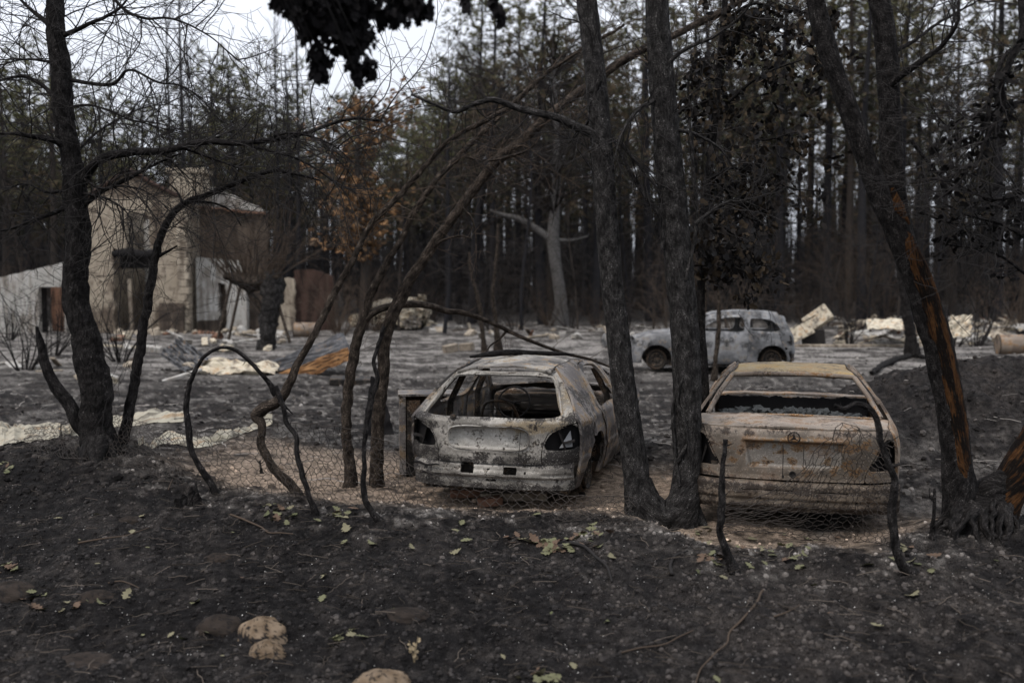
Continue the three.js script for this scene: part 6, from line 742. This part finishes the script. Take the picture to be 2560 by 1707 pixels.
// white debris of a collapsed outbuilding, right of the small car
{
  const R = rng(551), pal = [M.plasterWhite, M.plaster, M.pale, M.plasterSoot, M.brick, M.char, M.steel];
  const slab = new G(); slab.box(0, 0.03, 0, 5.2, 0.12, 0.3, 0, 0.03, 0, 0.02); const p = groundAt(2120, 868), m = mesh('foundation_strip', slab, M.plaster); m.position.copy(p); tag(m, 'pale foundation strip edging the collapsed outbuilding', 'foundation');
  sheetThing('white_panel', 'white wall panel leaning upright behind the charred stems', 'panel', [[2368, 842, 27], [2375, 790, 27.4], [2432, 786, 27.6], [2428, 842, 27.1]], 1, 0.01, M.pale, { crumple: 0.04 });
  sheetThing('corrugated_sheet', 'pale corrugated sheet lying among the white debris', 'metal sheet', [[2170, 822, 30], [2165, 800, 34], [2262, 798, 34], [2262, 822, 30]], 9, 0.03, M.pale);
  const boards = [new RoundedBoxGeometry(1.3, 0.06, 0.14, 1, 0.01), new RoundedBoxGeometry(0.5, 0.22, 0.24, 1, 0.02), new RoundedBoxGeometry(0.8, 0.04, 0.5, 1, 0.01)];
  for (const [x0, x1, y0, y1, n, lab, grp] of [[2090, 2560, 800, 864, 230, 'broken pale piece of the collapsed outbuilding', 'debris of the collapsed outbuilding'], [1080, 1620, 808, 850, 46, 'pale scrap of debris lying in the ash of the middle yard', 'scraps in the middle yard'], [290, 720, 838, 880, 34, 'scrap of debris on the dark ground before the house', 'scraps before the house'], [20, 480, 900, 960, 16, 'scrap of debris near the foot of the tangled bushes', 'scraps near the bushes']])
    for (let k = 0; k < n; k++) { const q = groundAt(x0 + (x1 - x0) * R(), y0 + (y1 - y0) * R()), s = R(), e = mesh('debris_piece', s < 0.5 ? rubbleShapes[k % 4] : boards[k % 3], pal[Math.floor(R() * R() * 7)]); e.position.copy(q); e.position.y += 0.06 + (x0 > 2000 ? 0.22 * R() * R() : 0); e.rotation.set((R() - 0.5) * 0.7, R() * 6.3, (R() - 0.5) * 0.7); e.scale.setScalar(s < 0.5 ? 0.2 + 0.45 * R() * R() : 0.5 + 0.5 * R()); tag(e, lab, 'debris', grp); }
}
// pale cloth strips lying in the left yard
function strip(name, label, top, bot, m, up, seed) {
  const A = top.map(p => groundAt(...p)), B = bot.map(p => groundAt(...p)), n = 60, w = 12, g = new G(), P = []; const cA = new THREE.CatmullRomCurve3(A), cB = new THREE.CatmullRomCurve3(B), o = A[0].clone();
  for (let j = 0; j <= w; j++) for (let i = 0; i <= n; i++) { const a = cA.getPoint(i / n), b = cB.getPoint(i / n), p = a.lerp(b, j / w); const f = Math.sin(Math.PI * j / w) ** 0.6; p.y = heightAt(p.x, p.z) + 0.012 + up * f * (0.55 + 0.6 * n2(p.x * 1.6 + seed, p.z * 1.6) + 0.35 * n2(p.x * 6, p.z * 6 + seed)); p.y = Math.max(p.y, heightAt(p.x, p.z) + 0.006); P.push(p.sub(o)); }
  for (let j = 0; j < w; j++) for (let i = 0; i < n; i++) { const k = j * (n + 1) + i; g.quad(P[k + n + 1], P[k + n + 2], P[k + 1], P[k]); }
  const geo = g.geo(), e = mesh(name, geo, m); e.position.copy(o); return tag(e, label, 'cloth');
}
M.cloth = mat({ map: palePaint, color: lin(0.66, 0.68, 0.70) }); M.cloth.side = THREE.DoubleSide;
strip('cloth_strip', 'wide crumpled pale tarpaulin left of the gnarled tree', [[-60, 1085], [40, 1072], [100, 1062], [150, 1060]], [[-60, 1113], [40, 1108], [100, 1103], [146, 1095]], M.cloth, 0.15, 1);
strip('cloth_strip', 'long pale tarpaulin strip behind the gnarled tree foot', [[152, 1066], [230, 1050], [340, 1045], [462, 1040]], [[156, 1100], [235, 1080], [340, 1066], [458, 1056]], M.cloth, 0.12, 5);
strip('cloth_strip', 'narrow twisted pale ribbon of cloth behind the hooped sapling', [[345, 1112], [420, 1092], [500, 1098], [570, 1082], [640, 1060], [680, 1048]], [[345, 1119], [420, 1112], [500, 1120], [570, 1100], [640, 1074], [680, 1060]], M.cloth, 0.1, 9);

// ---------------------------------------------------------------- wire fence and its crooked posts
for (const [base, list, r, lab] of [[[1838, 1432], [[1842, 1440, 0], [1818, 1385, 0], [1802, 1330, 0], [1804, 1275, 0], [1810, 1215, 0.02], [1814, 1130, 0.04], [1811, 1097, 0.05]], 0.028, 'crooked charred fence post before the left lamp of the saloon'], [[2275, 1430], [[2290, 1436, 0], [2262, 1415, 0], [2244, 1375, 0], [2234, 1310, 0], [2232, 1195, 0.02], [2215, 1150, 0.03], [2197, 1095, 0.04], [2190, 1046, 0.05], [2175, 1020, 0.05], [2140, 1008, 0.06], [2112, 1022, 0.06], [2086, 1012, 0.06]], 0.028, 'hooked charred fence post before the right lamp of the saloon'], [[2332, 1352], [[2333, 1360, 0], [2331, 1300, 0], [2338, 1240, 0], [2342, 1220, 0]], 0.016, 'short thin charred stake left of the forked tree'], [[655, 1182], [[656, 1186, 0], [653, 1165, 0], [650, 1152, 0]], 0.014, 'tiny charred stake in the sand behind the wire']]) leaning('fence_post', lab, base, list, [r, r * 0.55], { m: M.barkDark, seg: 9 });
function hexMesh(name, label, top, bot, cell, seed, hang = 0) {                                         // netting between two lines of points
  const A = new THREE.CatmullRomCurve3(top), B = new THREE.CatmullRomCurve3(bot), L = A.getLength(), H = top[Math.floor(top.length / 2)].distanceTo(bot[Math.floor(bot.length / 2)]), nx = Math.round(L / cell), ny = Math.max(2, Math.round(H / (cell * 0.75))), g = new G(), R = rng(seed), o = bot[0].clone();
  const P = (u, v) => { u = clamp(u / nx); v = clamp(v / ny); const p = A.getPoint(u).lerp(B.getPoint(u), v); p.x += 0.018 * n2(u * 9 + seed, v * 6); p.y += 0.016 * n2(u * 9 + seed + 5, v * 6); p.z += hang * Math.sin(Math.PI * v) + 0.05 * n2(u * 5 + seed, v * 3); return p.sub(o); };
  const wire = (a, b) => g.tube([a, b], () => 0.0027, 3);
  for (let j = 0; j < ny; j++) for (let i = 0; i < nx; i++) { const s = j % 2 ? 0.5 : 0, a = P(i + s, j + 0.17), m = P(i + s, j + 0.5), l = P(i + s - 0.5, j + 1), r = P(i + s + 0.5, j + 1); wire(P(i + s, j), m); wire(m, l.clone()); wire(m, r.clone()); }
  for (const v of [0, ny]) { const e = []; for (let i = 0; i <= nx; i++) e.push(P(i, v)); g.tube(e, () => 0.003, 4); }
  const t = thing(name, label, 'fence', o); mesh('netting', g, M.wire, t, true); return t;
}
const gl = l => l.map(p => groundAt(...p)), al = l => l.map(([x, y, d]) => at(x, y, d));
hexMesh('wire_fence', 'sagging chicken wire strung between the hooped sapling and the leaning trees', al([[455, 1085, 8.9], [520, 1062, 8.8], [640, 1046, 8.6], [720, 1056, 8.4], [800, 1060, 8.3], [880, 1075, 8.2], [990, 1110, 8.1]]), gl([[520, 1238], [590, 1240], [680, 1238], [750, 1248], [830, 1250], [910, 1255], [1000, 1262]]), 0.072, 3);
hexMesh('wire_fence', 'low fallen chicken wire in front of the hatchback bumper', al([[985, 1130, 8.1], [1050, 1175, 8.05], [1150, 1185, 8.0], [1280, 1195, 7.95], [1400, 1232, 7.9], [1500, 1240, 7.8], [1588, 1245, 7.7]]), gl([[985, 1262], [1060, 1268], [1160, 1282], [1280, 1292], [1400, 1302], [1500, 1308], [1585, 1310]]), 0.07, 7);
hexMesh('wire_fence', 'torn chicken wire slumped across the boot of the saloon', al([[1800, 1262, 7.15], [1900, 1240, 7.1], [1990, 1190, 7.0], [2060, 1110, 6.95], [2120, 1060, 6.9], [2160, 1075, 6.85], [2228, 1120, 6.6]]), gl([[1795, 1330], [1890, 1335], [1990, 1345], [2060, 1352], [2130, 1355], [2190, 1358], [2245, 1360]]), 0.075, 11, 0.04);
hexMesh('wire_fence', 'chicken wire wrapped round the foot of the gnarled tree', al([[60, 1075, 11.2], [140, 1058, 11.0], [220, 1035, 10.7], [300, 1040, 10.4], [380, 1062, 9.9], [460, 1085, 9.0]]), gl([[60, 1128], [140, 1138], [225, 1150], [300, 1160], [390, 1190], [470, 1225]]), 0.085, 15);

// ---------------------------------------------------------------- sandy boulders, fallen twigs, leaves
function boulder(px, py, w, h, seed, tone, lab, deep = 1) {
  const p = groundAt(px, py), s = new THREE.SphereGeometry(1, 60, 40), P = s.attributes.position, c = []; const tan = tone > 0.5 ? [0.165, 0.118, 0.076] : [0.03, 0.0245, 0.0205], paleT = tone > 0.5 ? [0.24, 0.18, 0.125] : [0.043, 0.034, 0.028];
  for (let i = 0; i < P.count; i++) { const x = P.getX(i), y = P.getY(i), z = P.getZ(i), k = 1 + 0.08 * n3(x * 1.2 + seed, y * 1.2, z * 1.2) + 0.02 * n3(x * 6 + seed, y * 6, z * 6) + 0.01 * n3(x * 19 + seed, y * 19, z * 19); const q = fbm(x * 3 + seed, z * 3 + y * 2, 4) + 0.4 * n3(x * 14, y * 14, z * 14 + seed); let col = mix3(tan, paleT, clamp(0.5 + n3(x * 2, y * 2, z * 2 + seed))); col = mix3(col, CHAR, clamp((q - 0.22 - (seed === 1 ? 0.9 * bump1(y, 0.35, 0.09) * -1 : 0)) * 6)); c.push(...col); P.setXYZ(i, x * k * w, (y * k) * h, z * k * w * 0.8 * deep); }
  s.setAttribute('color', new THREE.Float32BufferAttribute(c, 3)); s.computeVertexNormals(); const m = mesh('sandy_boulder', s, M.boulder); m.position.copy(p); m.position.y -= h * (tone > 0.5 ? 0.22 : 0.42); tag(m, lab, 'boulder');
}
M.boulder = mat({ vertexColors: true, bumpMap: groundBump, bumpScale: 0.012, roughness: 1 });
boulder(655, 1592, 0.155, 0.15, 1, 1, 'larger pale tan boulder with a sooty crack across it');
boulder(668, 1636, 0.105, 0.1, 3, 1, 'smaller tan boulder resting against the cracked one');
boulder(955, 1735, 0.18, 0.15, 5, 1, 'smooth orange tan boulder half sunk in the ash');
boulder(550, 1562, 0.15, 0.1, 7, 0, 'dark brown boulder behind the pale cracked one');
boulder(622, 1575, 0.09, 0.07, 9, 0, 'small dark lump between the brown and the cracked boulder');
boulder(25, 1480, 0.2, 0.11, 11, 0, 'dusky brown boulder beside the leaf litter');
boulder(240, 1490, 0.13, 0.085, 13, 0, 'low brown mound of soil in the black slope');
boulder(1010, 1535, 0.15, 0.05, 15, 0, 'flat reddish brown mound in the black slope');
boulder(545, 1398, 0.13, 0.07, 17, 0, 'brown clod below the hooped sapling');
boulder(325, 1302, 0.12, 0.05, 19, 0, 'flat brown stone on the left bank');
boulder(200, 1655, 0.2, 0.045, 21, 0, 'broad low hump of grey brown earth');
{
  const lie = (lab, list, r, m) => { const pts = list.map(([x, y]) => groundAt(x, y).add(V(0, r * 1.1 + 0.004, 0))), b = pts[0].clone(), g = new G(); limb(g, pts.map(p => p.sub(b)), pts.map((_, k) => r * (1 - 0.5 * k / (pts.length - 1))), { seg: 7, step: 0.03, rough: 0.15, uo: list[0][0], kink: 0.006 }); const e = mesh('fallen_twig', g, m); e.position.copy(b); tag(e, lab, 'twig'); };
  lie('forked brown twig lying below the chicken wire', [[575, 1290], [610, 1305], [650, 1322], [672, 1340], [700, 1340], [730, 1341]], 0.009, M.twigBrown);
  lie('black curved stick lying below the twin trunks', [[1425, 1360], [1460, 1375], [1490, 1400], [1518, 1425], [1530, 1460]], 0.014, M.twig);
  lie('short bent black stick on the slope below the saloon', [[1680, 1440], [1676, 1415], [1690, 1398], [1720, 1385]], 0.012, M.twig);
  lie('long pale straw coloured twig on the black slope', [[1555, 1633], [1610, 1625], [1660, 1612], [1710, 1595], [1775, 1560]], 0.006, M.twigBrown);
  lie('long curved root lying down the slope below the saloon', [[1908, 1480], [1885, 1520], [1850, 1560], [1825, 1585], [1820, 1615], [1790, 1640], [1750, 1690], [1738, 1740]], 0.008, M.twigBrown);
  lie('thin pale twig on the left bank', [[195, 1360], [250, 1350], [310, 1345], [372, 1325]], 0.008, M.twigBrown);
  lie('thin dark twig right of the curved root', [[1935, 1545], [1965, 1535], [2000, 1515]], 0.006, M.twigBrown);
  lie('thin bent twig near the dusky boulder', [[270, 1460], [300, 1458], [330, 1462], [348, 1475]], 0.006, M.twigBrown);
  lie('bare stem lying on the left of the rusty twig', [[420, 1225], [430, 1200], [432, 1180]], 0.005, M.twigBrown);
  const g = new G(), p0 = groundAt(2190, 905), L = new G(); limb(L, [[2180, 938], [2215, 915], [2250, 902], [2290, 893], [2330, 900]].map(([x, y]) => groundAt(x, y).add(V(0, 0.05, 0)).sub(p0)), [0.05, 0.08, 0.08, 0.07, 0.04], { seg: 9, step: 0.06, rough: 0.35, kink: 0.02 }); const lg = mesh('charred_log', L, M.barkDark); lg.position.copy(p0); tag(lg, 'charred log lying along the ridge of the earth mound', 'log');
  // the stick on the hatchback's roof
  const st = new G(), s0 = at(1175, 895, 9.6); limb(st, [[1175, 895, 9.6], [1220, 889, 9.7], [1280, 884, 9.85], [1340, 886, 10.0], [1400, 887, 10.15], [1435, 889, 10.3]].map(a => at(...a).sub(s0).add(V(0, 0.012, 0))), [0.012, 0.03, 0.028, 0.026, 0.022, 0.01], { seg: 8, step: 0.03, rough: 0.2 }); const se = mesh('charred_branch', st, M.barkDark); se.position.copy(s0); tag(se, 'straight charred branch lying across the hatchback roof', 'branch');
}
{
  const R = rng(601), kinds = []; for (let k = 0; k < 14; k++) { const g = new G(); leafInto(g, V(0, 0.012, 0), V(1, 0.1, 0), V((R() - 0.5) * 0.8, 1, (R() - 0.5) * 0.8), 0.06 + 0.03 * R(), R, undefined, 8); kinds.push(g.geo()); }
  const lm = [mat({ color: lin(0.115, 0.113, 0.064), side: THREE.DoubleSide, roughness: 0.75 }), mat({ color: lin(0.15, 0.136, 0.086), side: THREE.DoubleSide, roughness: 0.75 }), mat({ color: lin(0.10, 0.068, 0.048), side: THREE.DoubleSide, roughness: 0.85 }), mat({ color: lin(0.078, 0.082, 0.043), side: THREE.DoubleSide, roughness: 0.75 })];
  const put = (px, py, k, m, s) => { if (px < -20 || px > 2580 || py > 1720) return; const e = mesh('fallen_leaf', kinds[k], lm[m]); e.position.copy(groundAt(px, py)); e.position.y += 0.004; e.rotation.set((R() - 0.5) * 0.9, R() * 6.3, (R() - 0.5) * 0.9); e.scale.setScalar(s); tag(e, m === 2 ? 'curled brown oak leaf fallen on the burnt slope' : 'yellow green oak leaf fallen on the burnt slope', 'leaf', m === 2 ? 'brown leaves on the slope' : 'green leaves on the slope'); };
  for (const [x, y, sx, sy, n, br] of [[1380, 1368, 75, 18, 30, 0.3], [1480, 1340, 70, 22, 18, 0.2], [1300, 1350, 40, 12, 8, 0.7], [690, 1280, 60, 24, 18, 0.15], [850, 1290, 50, 12, 12, 0.1], [1810, 1400, 90, 30, 20, 0.2], [1990, 1380, 110, 40, 18, 0.1], [1760, 1345, 50, 20, 8, 0.2], [2290, 1390, 60, 30, 9, 0.2], [80, 1510, 120, 25, 16, 0.15], [20, 1170, 30, 16, 8, 0.1], [1340, 1700, 60, 14, 9, 0.3], [860, 1600, 60, 20, 7, 0.2], [20, 1430, 25, 22, 8, 0.5]]) for (let k = 0; k < n; k++) put(x + (R() + R() + R() - 1.5) * sx, y + (R() + R() + R() - 1.5) * sy * 1.2, Math.floor(R() * 14), R() < br ? 2 : Math.floor(R() * R() * 4) % 4, 0.6 + 0.6 * R());
  for (const [x, y] of [[792, 1310], [865, 1325], [860, 1358], [930, 1360], [1135, 1327], [1165, 1355], [1140, 1386], [1030, 1375], [1155, 1310], [1140, 1328], [1340, 1290], [318, 1492], [250, 1510], [185, 1525], [515, 1582], [805, 1500], [2285, 1495], [2195, 1572], [1795, 1700], [2035, 1470], [2330, 1430], [2050, 1360], [2170, 1420], [810, 1448], [355, 1295], [240, 1292], [145, 1298], [330, 1335], [490, 1508], [700, 1570], [1530, 1400], [1880, 1350]]) put(x, y, Math.floor(R() * 14), Math.floor(R() * 2), 0.85 + 0.4 * R());
  for (let k = 0; k < 26; k++) put(R() * 2560, 1200 + R() * 500, Math.floor(R() * 14), Math.floor(R() * 4), 0.35 + 0.45 * R());
}
{ // jagged stump and a dry sprig
  const p = groundAt(478, 1262), g = new G(); for (const [x, z, h, r] of [[0, 0, 0.14, 0.05], [0.05, 0.03, 0.1, 0.04], [-0.05, 0.02, 0.08, 0.045], [0.02, -0.04, 0.17, 0.025], [-0.09, 0.05, 0.05, 0.05]]) limb(g, [V(x, -0.05, z), V(x * 1.1, h * 0.5, z), V(x * 1.3, h, z * 1.2)], [r, r * 0.8, r * 0.15], { seg: 8, step: 0.02, rough: 0.4, uo: x * 9 }); const m = mesh('burnt_stump', g, M.barkDark); m.position.copy(p); tag(m, 'small jagged burnt stump on the bank beside the hooped sapling', 'stump');
  const q = groundAt(1036, 1655), t = thing('dry_sprig', 'dry pale sprig standing out of the ash above the smooth boulder', 'plant', q), st = new G(), lf = new G(), R = rng(640); for (const [dx, h] of [[-0.03, 0.13], [0.02, 0.15], [0.0, 0.1]]) { st.tube([V(0, -0.01, 0), V(dx * 0.4, h * 0.5, 0.01), V(dx, h, 0)], () => 0.0018, 4); for (let k = 0; k < 4; k++) leafInto(lf, V(dx * (0.4 + 0.15 * k) + (R() - 0.5) * 0.03, h * (0.35 + 0.17 * k), (R() - 0.5) * 0.03), V(R() - 0.5, R(), R() - 0.5), V(R() - 0.5, R() - 0.5, 1), 0.03, R, undefined, 4); } mesh('stem', st, M.dry = mat({ color: lin(0.24, 0.19, 0.12), side: THREE.DoubleSide }), t, true); mesh('leaves', lf, M.dry, t, true);
}
// clods, charcoal and ash flecks too many to count
{
  const stuff = (name, lab, geo, n, seed, spot, size, color) => { const R = rng(seed), I = new THREE.InstancedMesh(geo, mat({ color: lin(1, 1, 1) }), n), q = new THREE.Matrix4(), e = new THREE.Euler(), c = new THREE.Color(); for (let i = 0; i < n; i++) { const [x, z] = spot(R), s = size(R, x, z); e.set(R() * 6, R() * 6, R() * 6); if (name.includes('litter')) e.set((R() - 0.5) * 0.3, R() * 6.3, (R() - 0.5) * 0.3); q.makeRotationFromEuler(e).scale(V(s, s * (0.5 + 0.5 * R()), s)); q.setPosition(x, heightAt(x, z) + s * 0.15, z); I.setMatrixAt(i, q); const k = color(R, x, z); I.setColorAt(i, c.setRGB(k[0], k[1], k[2])); } I.name = name; I.castShadow = I.receiveShadow = true; scene.add(I); tag(I, lab, 'ground cover', null, 'stuff'); };
  const bit = new THREE.DodecahedronGeometry(1, 0), nearSpot = R => { for (;;) { const d = 4.2 + 7 * R() ** 1.1, x = (R() * 2 - 1) * (d * 0.56); if (d - crestAt(x) < 0.25 || R() < 0.05) return [x, -d]; } }, farSpot = R => { for (;;) { const d = 9 + 24 * R() ** 1.3, x = (R() * 2 - 1) * d * 0.56; if (groundColor(x, -d)[0] < 0.24 || R() < 0.15) return [x, -d]; } };
  stuff('soil_clods', 'crumbs of charred soil strewn over the slope', bit, 34000, 701, nearSpot, R => 0.003 + 0.018 * R() ** 5, (R, x, z) => { const c = groundColor(x, z), k = 0.45 + 1.0 * R(); return [c[0] * k, c[1] * k, c[2] * k]; });
  stuff('ash_flecks', 'pale flecks of ash and grit on the black soil', new THREE.TetrahedronGeometry(1, 0), 3600, 702, R => { for (;;) { const s = nearSpot(R); if (fbm(s[0] * 1.6 + 40, s[1] * 1.6, 3) + 0.12 > (R() - 0.4) * 0.9) return s; } }, R => 0.0015 + 0.0052 * R() ** 4, R => { const k = 0.2 + 0.5 * R(); return [k, k * 0.96, k * 0.9]; });
  stuff('yard_clods', 'crumbs of soil, ash and charcoal over the yard', bit, 16000, 703, farSpot, R => 0.006 + 0.04 * R() ** 6, (R, x, z) => { const c = groundColor(x, z), k = 0.25 + 0.75 * R(); return [c[0] * k, c[1] * k, c[2] * k]; });
  const g = new G(); g.tube([V(-0.5, 0, 0), V(-0.1, 0.05, 0.04), V(0.2, 0.02, -0.03), V(0.5, 0.04, 0.03)], () => 0.022, 3);
  stuff('twig_litter', 'thin scraps of twig and bark littering the slope', g.geo(), 2600, 704, nearSpot, R => 0.04 + 0.13 * R() ** 2, R => { const k = 0.02 + 0.09 * R() ** 2; return [k * 1.15, k * 0.95, k * 0.78]; });
  stuff('yard_litter', 'burnt sticks and scraps littering the yard', g.geo(), 3200, 705, R => { for (;;) { const d = 9.5 + 26 * R() ** 1.2, x = (R() * 2 - 1) * d * 0.56; if (d - crestAt(x) > 1.2) return [x, -d]; } }, R => 0.06 + 0.28 * R() ** 3, R => { const k = R() < 0.75 ? 0.012 + 0.05 * R() : 0.12 + 0.25 * R(); return [k * 1.08, k * 0.98, k * 0.88]; });
}

renderer.render(scene, camera);
